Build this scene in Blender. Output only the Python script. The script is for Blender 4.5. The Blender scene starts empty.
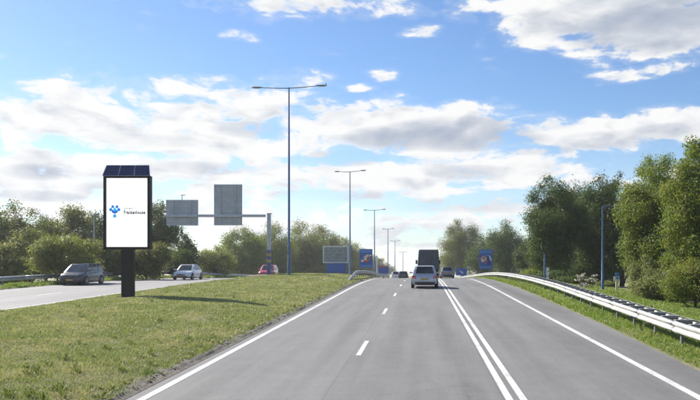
import bpy, bmesh, math, random
import numpy as np
from mathutils import Vector, Matrix
rnd = random.Random(7)
SC = bpy.context.scene
COL = SC.collection
R = math.radians
# ------------------------------------------------------------------ camera
EYE = 2.6
cam = bpy.data.cameras.new('camera')
cam.sensor_fit = 'HORIZONTAL'; cam.sensor_width = 36
cam.lens = 36 * 770 / 700
cam.shift_x = -72 / 700; cam.shift_y = 75 / 700
cam.clip_start = .1; cam.clip_end = 8000
camo = bpy.data.objects.new('camera', cam); COL.objects.link(camo)
camo.location = (0, 0, EYE); camo.rotation_euler = (R(90), 0, 0)
SC.camera = camo
# ------------------------------------------------------------------ light
EXPOSURE = 1.14
SUN_STRENGTH = 4.6
SKY_STRENGTH = 0.066
CLOUD = 0.44
HAZE = 0.00028
SUN_EL = 36
SD = Vector((-0.79, 0.61, 0)).normalized() * math.cos(R(SUN_EL)); SD.z = math.sin(R(SUN_EL))
sl = bpy.data.lights.new('sun', 'SUN'); sl.energy = SUN_STRENGTH; sl.angle = R(.53); sl.color = (1, .95, .87)
so = bpy.data.objects.new('sun', sl); COL.objects.link(so)
so.rotation_euler = (-SD).to_track_quat('-Z', 'Y').to_euler(); so.location = (0, 0, 60)
SC.view_settings.view_transform = 'Standard'; SC.view_settings.look = 'None'
SC.view_settings.exposure = EXPOSURE; SC.view_settings.gamma = 1; SC.view_settings.use_curve_mapping = False
SC.cycles.volume_bounces = 0; SC.cycles.transparent_max_bounces = 8; SC.cycles.max_bounces = 6

# ------------------------------------------------------------------ node expressions
class E:
    def __init__(s, nt, sock): s.nt = nt; s.s = sock
    def _op(s, op, *o, clamp=False):
        n = s.nt.nodes.new('ShaderNodeMath'); n.operation = op; n.use_clamp = clamp
        for i, a in enumerate((s,) + o):
            if isinstance(a, E): s.nt.links.new(a.s, n.inputs[i])
            else: n.inputs[i].default_value = a
        return E(s.nt, n.outputs[0])
    def __add__(s, o): return s._op('ADD', o)
    __radd__ = __add__
    def __sub__(s, o): return s._op('SUBTRACT', o)
    def __rsub__(s, o): return (s * -1) + o
    def __mul__(s, o): return s._op('MULTIPLY', o)
    __rmul__ = __mul__
    def __truediv__(s, o): return s._op('DIVIDE', o)
    def max(s, o): return s._op('MAXIMUM', o)
    def min(s, o): return s._op('MINIMUM', o)
    def clamp(s): return s._op('ADD', 0.0, clamp=True)
    def ss(s, a, b, lo=0.0, hi=1.0):
        n = s.nt.nodes.new('ShaderNodeMapRange'); n.interpolation_type = 'SMOOTHSTEP'
        s.nt.links.new(s.s, n.inputs[0])
        n.inputs[1].default_value = a; n.inputs[2].default_value = b
        n.inputs[3].default_value = lo; n.inputs[4].default_value = hi
        return E(s.nt, n.outputs[0])
def sep(nt, sock):
    n = nt.nodes.new('ShaderNodeSeparateXYZ'); nt.links.new(sock, n.inputs[0])
    return [E(nt, o) for o in n.outputs]
def comb(nt, *v):
    n = nt.nodes.new('ShaderNodeCombineXYZ')
    for i, a in enumerate(v):
        if isinstance(a, E): nt.links.new(a.s, n.inputs[i])
        else: n.inputs[i].default_value = a
    return n.outputs[0]
def noise(nt, vec, scale, detail=4, rough=.5, dist=0, out='Fac'):
    n = nt.nodes.new('ShaderNodeTexNoise')
    if vec is not None: nt.links.new(vec, n.inputs['Vector'])
    n.inputs['Scale'].default_value = scale; n.inputs['Detail'].default_value = detail
    n.inputs['Roughness'].default_value = rough; n.inputs['Distortion'].default_value = dist
    return E(nt, n.outputs[0 if out == 'Fac' else 1])
def mixc(nt, f, a, b, mode='MIX'):
    n = nt.nodes.new('ShaderNodeMix'); n.data_type = 'RGBA'; n.blend_type = mode
    for i, v in ((0, f), (6, a), (7, b)):
        if isinstance(v, E): nt.links.new(v.s, n.inputs[i])
        elif isinstance(v, bpy.types.NodeSocket): nt.links.new(v, n.inputs[i])
        elif isinstance(v, (int, float)): n.inputs[i].default_value = v
        else: n.inputs[i].default_value = (*v, 1)
    return n.outputs[2]

# ------------------------------------------------------------------ sky
def build_sky():
    w = bpy.data.worlds.new('World'); SC.world = w; w.use_nodes = True
    nt = w.node_tree; nt.nodes.clear()
    out = nt.nodes.new('ShaderNodeOutputWorld')
    sky = nt.nodes.new('ShaderNodeTexSky'); sky.sky_type = 'NISHITA'; sky.sun_disc = False
    sky.sun_elevation = R(SUN_EL); sky.sun_rotation = math.atan2(SD.x, SD.y)
    sky.air_density = 1.0; sky.dust_density = 0.25; sky.ozone_density = 3.0
    b1 = nt.nodes.new('ShaderNodeBackground'); hs = nt.nodes.new('ShaderNodeHueSaturation'); hs.inputs['Saturation'].default_value = 1.15; hs.inputs['Hue'].default_value = .506; nt.links.new(sky.outputs[0], hs.inputs['Color']); nt.links.new(hs.outputs[0], b1.inputs[0]); b1.inputs[1].default_value = SKY_STRENGTH
    tc = nt.nodes.new('ShaderNodeTexCoord')
    x, y, z = sep(nt, tc.outputs['Generated'])
    az = x._op('ARCTAN2', y)
    hyp = (x * x + y * y + 1e-5)._op('SQRT')
    v = z / hyp
    # coordinates for the noise: on the unit cylinder, so no seam
    cx, cy = x / hyp, y / hyp
    vec = comb(nt, cx, cy, v * 2.3)
    warp = noise(nt, vec, 5.0, 3, .5, out='Color')
    vw = nt.nodes.new('ShaderNodeVectorMath'); vw.operation = 'MULTIPLY_ADD'
    nt.links.new(warp.s, vw.inputs[0]); vw.inputs[1].default_value = (.10, .10, .10); nt.links.new(vec, vw.inputs[2])
    off = nt.nodes.new('ShaderNodeVectorMath'); off.operation = 'ADD'
    nt.links.new(vw.outputs[0], off.inputs[0]); off.inputs[1].default_value = (-.016, .004, .040)
    def heap(vv, dt):
        h = (noise(nt, vv, 15.0, 9 - dt, .58) - .5) * 3.1
        for sc_, k_ in ((17.0, .95), (38.0, .50)):
            vo = nt.nodes.new('ShaderNodeTexVoronoi'); vo.feature = 'SMOOTH_F1'; vo.inputs['Scale'].default_value = sc_; vo.inputs['Smoothness'].default_value = .35
            nt.links.new(vv, vo.inputs['Vector']); h = h + (E(nt, vo.outputs['Distance']) * -1 + .48) * k_
        return h
    h1 = heap(vw.outputs[0], 0); h2 = heap(off.outputs[0], 2)
    n2 = noise(nt, off.outputs[0], 17.0, 6, .58)
    big = noise(nt, vec, 2.2, 3, .5)
    def pc(px, py):
        a = math.atan((px - 422) / 770); return a, (275 - py) / 770 * math.cos(a)
    def field(blobs, base):
        f = base
        for bl in blobs:
            px, py, rx, ry, s = bl[:5]; tilt = bl[5] if len(bl) > 5 else 0
            a0, v0 = pc(px, py)
            du = (az - a0); dv = (v - v0)
            if tilt: dv = dv - du * tilt
            du = du * (770 / rx); dv = dv * (770 / ry)
            g = (du * du + dv * dv) * (-s) + s
            f = f.max(g)
        return f
    # cloud banks (image pixel centre and radii give the direction they stand in)
    B = [
        (300, 4, 100, 17, .5), (330, 10, 60, 12, .45), (242, 36, 20, 6, .5), (420, 31, 22, 6, .35), (270, 2, 60, 12, .5),
        (610, 8, 130, 44, 1.1), (540, 30, 36, 24, .9), (660, 22, 115, 38, 1.2), (590, 40, 50, 18, .65), (502, 4, 45, 16, .5),
        (655, 70, 60, 7, .42, .1), (384, 76, 16, 8, .55), (362, 88, 16, 5, .45),
        (95, 95, 95, 14, .42, .06), (190, 88, 100, 12, .42), (300, 78, 40, 9, .42), (235, 92, 70, 9, .4),
        (80, 122, 90, 24, .85), (180, 122, 80, 28, .8), (265, 118, 42, 30, .8), (320, 128, 60, 28, .85), (230, 142, 120, 24, .7),
        (400, 128, 90, 32, .85), (460, 128, 75, 30, .9), (440, 142, 90, 20, .7),
        (545, 130, 50, 17, .7), (600, 134, 62, 20, .85), (670, 126, 70, 20, .8),
        (30, 180, 80, 34, .75), (110, 176, 70, 22, .55), (60, 165, 40, 16, .6), (220, 178, 110, 26, .6), (330, 182, 110, 24, .62),
        (440, 180, 90, 24, .68), (520, 168, 70, 22, .6), (600, 182, 80, 20, .5), (290, 222, 170, 22, .45), (90, 215, 130, 20, .5),
        (440, 220, 120, 16, .45), (560, 214, 90, 14, .4), (330, 258, 160, 14, .5), (420, 244, 70, 9, .45),
    ]
    # away from the frame the sky goes on as scattered banks of the same kind
    side = (az._op('ABSOLUTE')).ss(.42, .62)
    side2 = v.ss(.40, .55)
    outer = side.max(side2)
    base = (big * 3.2 - 1.75) * outer + (1 - outer) * -.62
    b = field(B, base)
    n3 = noise(nt, vw.outputs[0], 60.0, 6, .6)
    D = b * 1.25 - .06 + h1 + (n3 - .5) * .55
    alpha = D.ss(-.06, .55)
    alpha = alpha.max((D.ss(-.5, .4)) * .22)      # thin veils round the banks
    alpha = alpha * v.ss(-.02, .0)
    hz = v.ss(.0, .20, .30, 0.0)                     # milky air low down
    alpha = alpha.max(hz)
    G = [(655, 22, 100, 34, 1.15), (590, 18, 50, 22, .7), (455, 134, 82, 19, 1.15), (400, 138, 60, 14, .9), (430, 236, 90, 14, .6), (300, 240, 90, 12, .5), (490, 205, 60, 9, .5), (520, 140, 40, 8, .5), (345, 158, 45, 9, .8), (610, 140, 60, 10, .6),
         (665, 132, 45, 9, .5), (250, 130, 40, 9, .45), (120, 190, 45, 9, .6), (35, 172, 30, 8, .7), (40, 196, 45, 6, .6), (200, 168, 60, 7, .5),
         (470, 172, 50, 8, .5), (330, 196, 70, 7, .5), (540, 150, 40, 6, .5), (420, 205, 70, 8, .4), (150, 140, 60, 7, .3)]
    gf = field(G, E(nt, nt.nodes.new('ShaderNodeValue').outputs[0]) * 0).clamp()
    under = ((h2 - h1) * .8 + h2 * .22 + (n3 - .5) * .6).ss(-.25, 1.0) * D.ss(.15, .9)
    gq = (gf + outer * big.ss(.45, .62) * .4) * ((n2 - .5) * 2.6 + (h2 - h1) * .5 + .95).max(.12) + under * .62
    grey = (gq / (gq + .75)) * 1.25
    cc = mixc(nt, grey, (1.0, 1.0, 1.0), (.37, .44, .57))
    b2 = nt.nodes.new('ShaderNodeBackground'); nt.links.new(cc, b2.inputs[0]); b2.inputs[1].default_value = CLOUD
    mx = nt.nodes.new('ShaderNodeMixShader'); nt.links.new(alpha.s, mx.inputs[0])
    nt.links.new(b1.outputs[0], mx.inputs[1]); nt.links.new(b2.outputs[0], mx.inputs[2])
    nt.links.new(mx.outputs[0], out.inputs[0])
    w.cycles.sampling_method = 'MANUAL'; w.cycles.sample_map_resolution = 512
build_sky()

# ------------------------------------------------------------------ materials
def newmat(name):
    m = bpy.data.materials.new(name); m.use_nodes = True
    nt = m.node_tree; p = nt.nodes['Principled BSDF']
    return m, nt, p
def pos(nt): return nt.nodes.new('ShaderNodeNewGeometry').outputs['Position']
def objc(nt): return nt.nodes.new('ShaderNodeTexCoord').outputs['Object']
def mat(name, col, rough=.5, metal=0.0, var=.12, scale=6, spec=.5, coat=0, dirt=None, bump=0):
    m, nt, p = newmat(name)
    o = objc(nt)
    n = noise(nt, o, scale, 5, .6)
    a = tuple(max(0, c * (1 - var)) for c in col); b = tuple(min(1, c * (1 + var)) for c in col)
    c = mixc(nt, n.ss(.3, .7), a, b)
    if dirt:
        d = noise(nt, o, 2.1, 6, .65)
        c = mixc(nt, d.ss(.48, .72, 0, dirt[1]), c, dirt[0])
    nt.links.new(c, p.inputs['Base Color'])
    r = noise(nt, o, scale * 2.3, 3)
    nt.links.new(r.ss(.2, .8, max(.03, rough - .08), min(1, rough + .1)).s, p.inputs['Roughness'])
    p.inputs['Metallic'].default_value = metal
    p.inputs['Specular IOR Level'].default_value = spec
    p.inputs['Coat Weight'].default_value = coat; p.inputs['Coat Roughness'].default_value = .05
    if bump:
        bn = nt.nodes.new('ShaderNodeBump'); bn.inputs['Strength'].default_value = bump; bn.inputs['Distance'].default_value = .02
        nt.links.new(r.s, bn.inputs['Height']); nt.links.new(bn.outputs[0], p.inputs['Normal'])
    return m
def asphalt(name, base, tracks, warm=1.0):
    m, nt, p = newmat(name)
    g = pos(nt); x, y, z = sep(nt, g)
    fine = noise(nt, g, 38, 3, .7); mid = noise(nt, g, 1.6, 5, .6)
    st = noise(nt, comb(nt, x * 1.0, y * .035, 0), 1.7, 5, .6)        # long streaks along the lanes
    f = (fine - .5) * .6 + (mid - .5) * .30 + (st - .5) * .75
    tr = None
    for t in tracks:
        q = (x - t[0])._op('ABSOLUTE').ss(t[1], 0.0, 0, t[2])
        tr = q if tr is None else tr + q
    f = f + tr
    # transverse repair joints
    f = (f + 1.0) 
    vo = nt.nodes.new('ShaderNodeTexVoronoi'); vo.feature = 'DISTANCE_TO_EDGE'; vo.inputs['Scale'].default_value = .33
    wv = noise(nt, g, 1.1, 5, .65, out='Color'); vm = nt.nodes.new('ShaderNodeVectorMath'); vm.operation = 'MULTIPLY_ADD'
    nt.links.new(wv.s, vm.inputs[0]); vm.inputs[1].default_value = (1.6, 1.6, 0); nt.links.new(g, vm.inputs[2]); nt.links.new(vm.outputs[0], vo.inputs['Vector'])
    crack = E(nt, vo.outputs['Distance']).ss(.006, .0, 0, .34) * noise(nt, g, .11, 2).ss(.50, .60)
    grit = noise(nt, g, 90, 2, .8); blot = noise(nt, comb(nt, x * 1.0, y * .3, 0), .55, 4, .6)
    gr2 = noise(nt, g, 13, 5, .8)
    f = f + (gr2 - .5) * .55 + (grit - .5) * .55 + (blot - .5) * .45 - crack
    c = comb(nt, f * base * warm, f * base * .985, f * base * .965)
    nt.links.new(c, p.inputs['Base Color'])
    p.inputs['Roughness'].default_value = .82; p.inputs['Specular IOR Level'].default_value = .35
    bn = nt.nodes.new('ShaderNodeBump'); bn.inputs['Strength'].default_value = .35; bn.inputs['Distance'].default_value = .008
    nt.links.new(fine.s, bn.inputs['Height']); nt.links.new(bn.outputs[0], p.inputs['Normal'])
    return m
def paintmark(name, col, wear):
    m, nt, p = newmat(name)
    g = pos(nt)
    n = noise(nt, g, 22, 6, .75); n2 = noise(nt, g, .9, 4, .6)
    f = (n * .75 + n2 * .45).ss(.52, .78, 0.04, wear)
    c = mixc(nt, f, col, (.17, .17, .17))
    nt.links.new(c, p.inputs['Base Color']); p.inputs['Roughness'].default_value = .7
    return m
def grassground(name):
    m, nt, p = newmat(name)
    g = pos(nt)
    n = noise(nt, g, 30, 5, .75); n2 = noise(nt, g, .45, 5, .6); n3 = noise(nt, g, 2.6, 5, .65)
    c = mixc(nt, n.ss(.3, .7), (.14, .155, .065), (.25, .245, .125))
    c = mixc(nt, (n2 * .55 + n3 * .55).ss(.50, .68, 0, .65), c, (.33, .28, .19))
    c = mixc(nt, n3.ss(.55, .75, 0, .3), c, (.13, .20, .045))
    nt.links.new(c, p.inputs['Base Color']); p.inputs['Roughness'].default_value = .95; p.inputs['Specular IOR Level'].default_value = .1
    bn = nt.nodes.new('ShaderNodeBump'); bn.inputs['Strength'].default_value = .9; bn.inputs['Distance'].default_value = .08
    nt.links.new(n.s, bn.inputs['Height']); nt.links.new(bn.outputs[0], p.inputs['Normal'])
    return m
def soil(name):
    m, nt, p = newmat(name)
    g = pos(nt); n = noise(nt, g, 9, 7, .7); n2 = noise(nt, g, 1.2, 4)
    c = mixc(nt, n.ss(.3, .7), (.05, .042, .034), (.21, .185, .15))
    c = mixc(nt, n2.ss(.5, .65, 0, .6), c, (.09, .11, .035))
    nt.links.new(c, p.inputs['Base Color']); p.inputs['Roughness'].default_value = .95
    bn = nt.nodes.new('ShaderNodeBump'); bn.inputs['Strength'].default_value = 1; bn.inputs['Distance'].default_value = .06
    nt.links.new(n.s, bn.inputs['Height']); nt.links.new(bn.outputs[0], p.inputs['Normal'])
    return m
def leafmat(name, c1, c2, c3, trans=.35, patch=.5):
    m, nt, p = newmat(name)
    geo = nt.nodes.new('ShaderNodeNewGeometry')
    rp = E(nt, geo.outputs['Random Per Island'])
    n = noise(nt, geo.outputs['Position'], .55, 4, .6)
    n2 = noise(nt, geo.outputs['Position'], 1.7, 3, .6)
    c = mixc(nt, rp, c1, c2)
    c = mixc(nt, (n * .6 + n2 * .4 + rp * .12).ss(.50, .68, 0, patch), c, c3)
    nt.links.new(c, p.inputs['Base Color']); p.inputs['Roughness'].default_value = .55; p.inputs['Specular IOR Level'].default_value = .25
    tr = nt.nodes.new('ShaderNodeBsdfTranslucent')
    c2_ = mixc(nt, 1.0, c, (1.1, 1.15, .55), 'MULTIPLY'); nt.links.new(c2_, tr.inputs[0])
    mx = nt.nodes.new('ShaderNodeMixShader'); mx.inputs[0].default_value = trans
    nt.links.new(p.outputs[0], mx.inputs[1]); nt.links.new(tr.outputs[0], mx.inputs[2])
    nt.links.new(mx.outputs[0], nt.nodes['Material Output'].inputs[0])
    return m
def glassmat(name, col=(.014, .018, .023)):
    m, nt, p = newmat(name)
    n = noise(nt, objc(nt), 1.5, 3)
    nt.links.new(mixc(nt, n.ss(.3, .7), col, tuple(c * 2.2 for c in col)), p.inputs['Base Color'])
    p.inputs['Roughness'].default_value = .06; p.inputs['Specular IOR Level'].default_value = .7
    return m
def screenmat(name, col, strength):
    m, nt, p = newmat(name)
    p.inputs['Base Color'].default_value = (*[c * .6 for c in col], 1); p.inputs['Roughness'].default_value = .35
    p.inputs['Emission Color'].default_value = (*col, 1); p.inputs['Emission Strength'].default_value = strength
    return m
def solarmat(name):
    m, nt, p = newmat(name)
    x, y, z = sep(nt, objc(nt))
    def grid(c, per, w):
        q = (c / per)._op('FRACT'); d = (q - .5)._op('ABSOLUTE'); return d.ss(.5 - w, .5, 0, 1)
    g = grid(x, .135, .07).max(grid(y, .16, .07))
    n = noise(nt, objc(nt), 9, 3)
    c = mixc(nt, n.ss(.3, .7), (.006, .011, .060), (.010, .020, .095))
    c = mixc(nt, g * .45, c, (.10, .13, .28))
    nt.links.new(c, p.inputs['Base Color']); p.inputs['Roughness'].default_value = .22
    return m
M = {}
def mats():
    M['road'] = asphalt('road_asphalt', .142, [(-4.0, .55, -.10), (-2.4, .5, -.10), (-.8, .5, -.10), (.8, .5, -.10), (2.5, .5, -.08), (4.0, .5, -.08), (5.7, .9, -.20), (-1.74, .02, -.30), (1.42, .02, -.25), (0, .35, -.05)])
    M['road2'] = asphalt('old_asphalt', .20, [(-20.4, .7, -.05), (-24, .7, -.05), (-27.2, .8, -.08)], 1.03)
    M['mark'] = paintmark('marking_paint', (.60, .59, .565), .8)
    M['mark2'] = paintmark('worn_marking_paint', (.62, .62, .60), .95)
    M['grass'] = grassground('grass_ground'); M['soil'] = soil('bare_soil')
    M['blade'] = leafmat('grass_blades', (.185, .225, .088), (.29, .305, .15), (.42, .38, .26), .33, .9)
    M['bladeR'] = leafmat('fresh_grass_blades', (.15, .225, .045), (.23, .295, .07), (.33, .32, .13), .35, .5)
    M['weed'] = leafmat('weed_leaves', (.125, .165, .055), (.19, .23, .085), (.24, .24, .11), .3, .6)
    M['clod'] = soil('soil_clods')
    M['bark'] = mat('bark', (.075, .06, .045), .9, var=.35, scale=9, spec=.2, bump=.5)
    M['leafL'] = leafmat('leaf_olive', (.095, .122, .042), (.165, .180, .060), (.22, .19, .065), .48, .6)
    M['leafY'] = leafmat('leaf_yellow_green', (.14, .17, .05), (.22, .24, .075), (.27, .235, .085), .46, .5)
    M['leafD'] = leafmat('leaf_dark', (0.04, 0.075, 0.018), (0.075, 0.12, 0.026), (0.13, 0.13, 0.036), .42)
    M['leafM'] = leafmat('leaf_mid', (.10, .155, .030), (.190, .230, .048), (.28, .24, .065), .48, .5)
    M['leafW'] = leafmat('leaf_willow', (0.14, 0.165, 0.075), (0.22, 0.24, 0.105), (0.24, 0.23, 0.095), .45)
    M['galv'] = mat('galvanised_steel', (.46, .47, .48), .42, .55, var=.18, scale=3, dirt=((.25, .22, .18), .5))
    M['galvd'] = mat('weathered_steel', (.16, .17, .18), .6, .4, var=.2, scale=4)
    M['galvL'] = mat('white_galvanised_rail', (.40, .40, .385), .5, .2, var=.10, scale=2, dirt=((.28, .25, .19), .5))
    M['spacer'] = mat('dark_spacer', (.22, .222, .225), .6, .2, var=.2)
    M['pole'] = mat('blue_pole_paint', (.05, .12, .26), .45, .0, var=.15, scale=2, dirt=((.11, .14, .19), .5))
    M['poleg'] = mat('grey_pole', (.34, .36, .40), .5, .3, var=.12)
    M['lampg'] = mat('lamp_head_grey', (.20, .22, .25), .45, .3)
    M['lens'] = mat('lamp_lens', (.55, .56, .56), .2)
    M['signback'] = mat('sign_back_grey', (.40, .425, .46), .55, .2, var=.10, scale=1.2, dirt=((.30, .31, .32), .4))
    M['rib'] = mat('sign_rib_grey', (.36, .385, .42), .5, .3)
    M['gantry'] = mat('gantry_grey', (.42, .45, .50), .5, .2, var=.1, dirt=((.2, .2, .2), .4))
    M['gblue'] = mat('gantry_blue', (.08, .105, .24), .5)
    M['gyel'] = mat('gantry_yellow', (.36, .29, .10), .5)
    M['black'] = mat('black_coating', (.008, .008, .009), .55, var=.15, scale=3, spec=.25)
    M['blackm'] = mat('black_column', (.016, .015, .015), .6, var=.2, scale=5, spec=.25)
    M['screen'] = screenmat('display_face', (1, 1, 1), .55)
    M['logo1'] = screenmat('logo_blue', (.004, .13, .52), .42)
    M['logo2'] = screenmat('logo_light_blue', (.03, .33, .72), .42)
    M['logo3'] = screenmat('logo_dark_blue', (.003, .06, .42), .42)
    M['ink'] = screenmat('print_black', (.03, .03, .035), .3)
    M['ink2'] = screenmat('print_grey', (.14, .14, .15), .4)
    M['solar'] = solarmat('solar_cells'); M['solarf'] = mat('solar_frame', (.27, .31, .40), .4, .5)
    M['sblue'] = mat('sign_blue', (.030, .10, .38), .4, var=.08); M['sblue2'] = mat('sign_light_blue', (.06, .20, .52), .4)
    M['sblue3'] = mat('sign_deep_blue', (.012, .04, .22), .4)
    M['swhite'] = mat('sign_white', (.66, .68, .70), .4, var=.06); M['sorange'] = mat('print_orange', (.55, .20, .09), .5)
    M['sred'] = mat('print_red', (.55, .07, .05), .5); M['scream'] = mat('print_cream', (.62, .52, .40), .5)
    M['swire'] = mat('panel_grey_green', (.24, .27, .265), .6, var=.3, scale=3)
    M['lcream'] = mat('post_cream', (.55, .56, .42), .5)
    M['glass'] = glassmat('car_glass'); M['tyre'] = mat('tyre_rubber', (.016, .016, .017), .85, var=.2)
    M['rim'] = mat('alloy_rim', (.38, .39, .41), .35, .8); M['trim'] = mat('black_trim', (.018, .018, .02), .6)
    M['plate'] = mat('yellow_plate', (.40, .29, .06), .5); M['red'] = mat('red_lens', (.42, .012, .018), .2, var=.1)
    M['hl'] = mat('headlight_lens', (.62, .65, .70), .1, var=.1); M['chrome'] = mat('chrome', (.55, .56, .58), .2, .9)
    M['cdark'] = mat('charcoal_paint', (.028, .031, .040), .3, .3, coat=.8, var=.06)
    M['cwhite'] = mat('white_paint', (.66, .68, .72), .3, coat=.8, var=.04)
    M['cred'] = mat('red_paint', (.42, .025, .05), .3, coat=.8, var=.06)
    M['csilver'] = mat('silver_paint', (.42, .45, .51), .32, .35, coat=.8, var=.04)
    M['cblue'] = mat('grey_blue_paint', (.20, .24, .33), .35, .3, coat=.6)
    M['cblack'] = mat('dark_paint', (.03, .033, .04), .35, coat=.6)
    M['tarp'] = mat('dark_tarpaulin', (.055, .065, .088), .55, var=.15, scale=2, bump=.15)
    M['tframe'] = mat('truck_frame', (.07, .078, .095), .5)
    M['flower'] = mat('pale_flowers', (.50, .44, .40), .8, var=.2)
    M['stem'] = mat('plant_stem', (.12, .12, .05), .8)
mats()

# ------------------------------------------------------------------ mesh helpers
class MB:
    def __init__(s): s.v = []; s.f = []
    def box(s, c, d, rot=None):
        x, y, z = d[0] / 2, d[1] / 2, d[2] / 2; n = len(s.v)
        for q in ((-x, -y, -z), (x, -y, -z), (x, y, -z), (-x, y, -z), (-x, -y, z), (x, -y, z), (x, y, z), (-x, y, z)):
            p = Vector(q)
            if rot is not None: p = rot @ p
            s.v.append(tuple(p + Vector(c)))
        for f in ((0, 3, 2, 1), (4, 5, 6, 7), (0, 1, 5, 4), (1, 2, 6, 5), (2, 3, 7, 6), (3, 0, 4, 7)): s.f.append(tuple(i + n for i in f))
        return s
    def quad(s, *ps):
        n = len(s.v); s.v += [tuple(p) for p in ps]; s.f.append(tuple(range(n, n + len(ps)))); return s
    def tube(s, pts, rad, k=8, cap=True):
        pts = [Vector(p) for p in pts]; n0 = len(s.v)
        for i, p in enumerate(pts):
            d = (pts[min(i + 1, len(pts) - 1)] - pts[max(i - 1, 0)]).normalized()
            a = d.orthogonal().normalized() if abs(d.z) < .98 else Vector((1, 0, 0)); b = d.cross(a).normalized(); a = b.cross(d)
            r = rad[i] if isinstance(rad, (list, tuple)) else rad
            for j in range(k):
                t = 2 * math.pi * j / k; s.v.append(tuple(p + a * (r * math.cos(t)) + b * (r * math.sin(t))))
        for i in range(len(pts) - 1):
            for j in range(k):
                q = (j + 1) % k; s.f.append((n0 + i * k + j, n0 + i * k + q, n0 + (i + 1) * k + q, n0 + (i + 1) * k + j))
        if cap:
            s.f.append(tuple(range(n0 + k - 1, n0 - 1, -1))); e = n0 + (len(pts) - 1) * k; s.f.append(tuple(range(e, e + k)))
        return s
    def loft(s, rings, cap=True):
        n0 = len(s.v); k = len(rings[0])
        for r in rings: s.v += [tuple(p) for p in r]
        for i in range(len(rings) - 1):
            for j in range(k):
                q = (j + 1) % k; s.f.append((n0 + i * k + j, n0 + i * k + q, n0 + (i + 1) * k + q, n0 + (i + 1) * k + j))
        if cap:
            s.f.append(tuple(range(n0 + k - 1, n0 - 1, -1))); e = n0 + (len(rings) - 1) * k; s.f.append(tuple(range(e, e + k)))
        return s
    def sweep(s, prof, path):
        """open profile (dx, dz) swept along path points (x, y, z)"""
        n0 = len(s.v); k = len(prof)
        for p in path:
            for q in prof: s.v.append((p[0] + q[0], p[1], p[2] + q[1]))
        for i in range(len(path) - 1):
            for j in range(k - 1):
                a = n0 + i * k + j; s.f.append((a, a + 1, a + k + 1, a + k))
        return s
    def disc(s, c, r, k=16, ax='Y', sx=1, sz=1):
        pts = []
        for j in range(k):
            t = 2 * math.pi * j / k; a, b = r * sx * math.cos(t), r * sz * math.sin(t)
            pts.append((c[0] + a, c[1], c[2] + b) if ax == 'Y' else (c[0], c[1] + a, c[2] + b))
        return s.quad(*pts)
    def mesh(s, name, m, smooth=False, fix=True):
        me = bpy.data.meshes.new(name); me.from_pydata(s.v, [], s.f)
        if fix:
            bm = bmesh.new(); bm.from_mesh(me); bmesh.ops.recalc_face_normals(bm, faces=bm.faces); bm.to_mesh(me); bm.free()
        if m: me.materials.append(m)
        if smooth:
            me.polygons.foreach_set('use_smooth', [True] * len(me.polygons))
            me.set_sharp_from_angle(angle=R(smooth if smooth is not True else 40))
        me.update(); return me
    def build(s, name, m, parent=None, smooth=False, bevel=0, loc=(0, 0, 0)):
        o = put(name, s.mesh(name, m, smooth), parent, loc)
        if bevel:
            b = o.modifiers.new('bevel', 'BEVEL'); b.width = bevel; b.segments = 2; b.limit_method = 'ANGLE'; b.angle_limit = R(35)
        return o
def put(name, me, parent=None, loc=(0, 0, 0)):
    o = bpy.data.objects.new(name, me); COL.objects.link(o); o.location = loc
    if parent: o.parent = parent
    return o
def tag(o, label, cat, group=None):
    o['label'] = label; o['category'] = cat
    if group: o['group'] = group
    return o
def thing(name, label, cat, loc=(0, 0, 0), rz=0, group=None):
    o = put(name, None, None, loc); o.rotation_euler = (0, 0, rz); o.empty_display_size = .3
    return tag(o, label, cat, group)
KIDS = {}
def copy_tree(o, parent=None):
    c = o.copy(); COL.objects.link(c)
    if parent: c.parent = parent
    for ch in [k for k in list(bpy.data.objects) if k.parent == o]: copy_tree(ch, c)
    return c
def fast_mesh(name, verts, nper, m):
    """verts (N*nper,3) as N separate polygons of nper corners"""
    n = len(verts) // nper; me = bpy.data.meshes.new(name)
    me.vertices.add(len(verts)); me.vertices.foreach_set('co', verts.astype(np.float32).ravel())
    me.loops.add(len(verts)); me.loops.foreach_set('vertex_index', np.arange(len(verts), dtype=np.int32))
    me.polygons.add(n); me.polygons.foreach_set('loop_start', np.arange(0, n * nper, nper, dtype=np.int32))
    me.update(calc_edges=True); me.materials.append(m); return me

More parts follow.
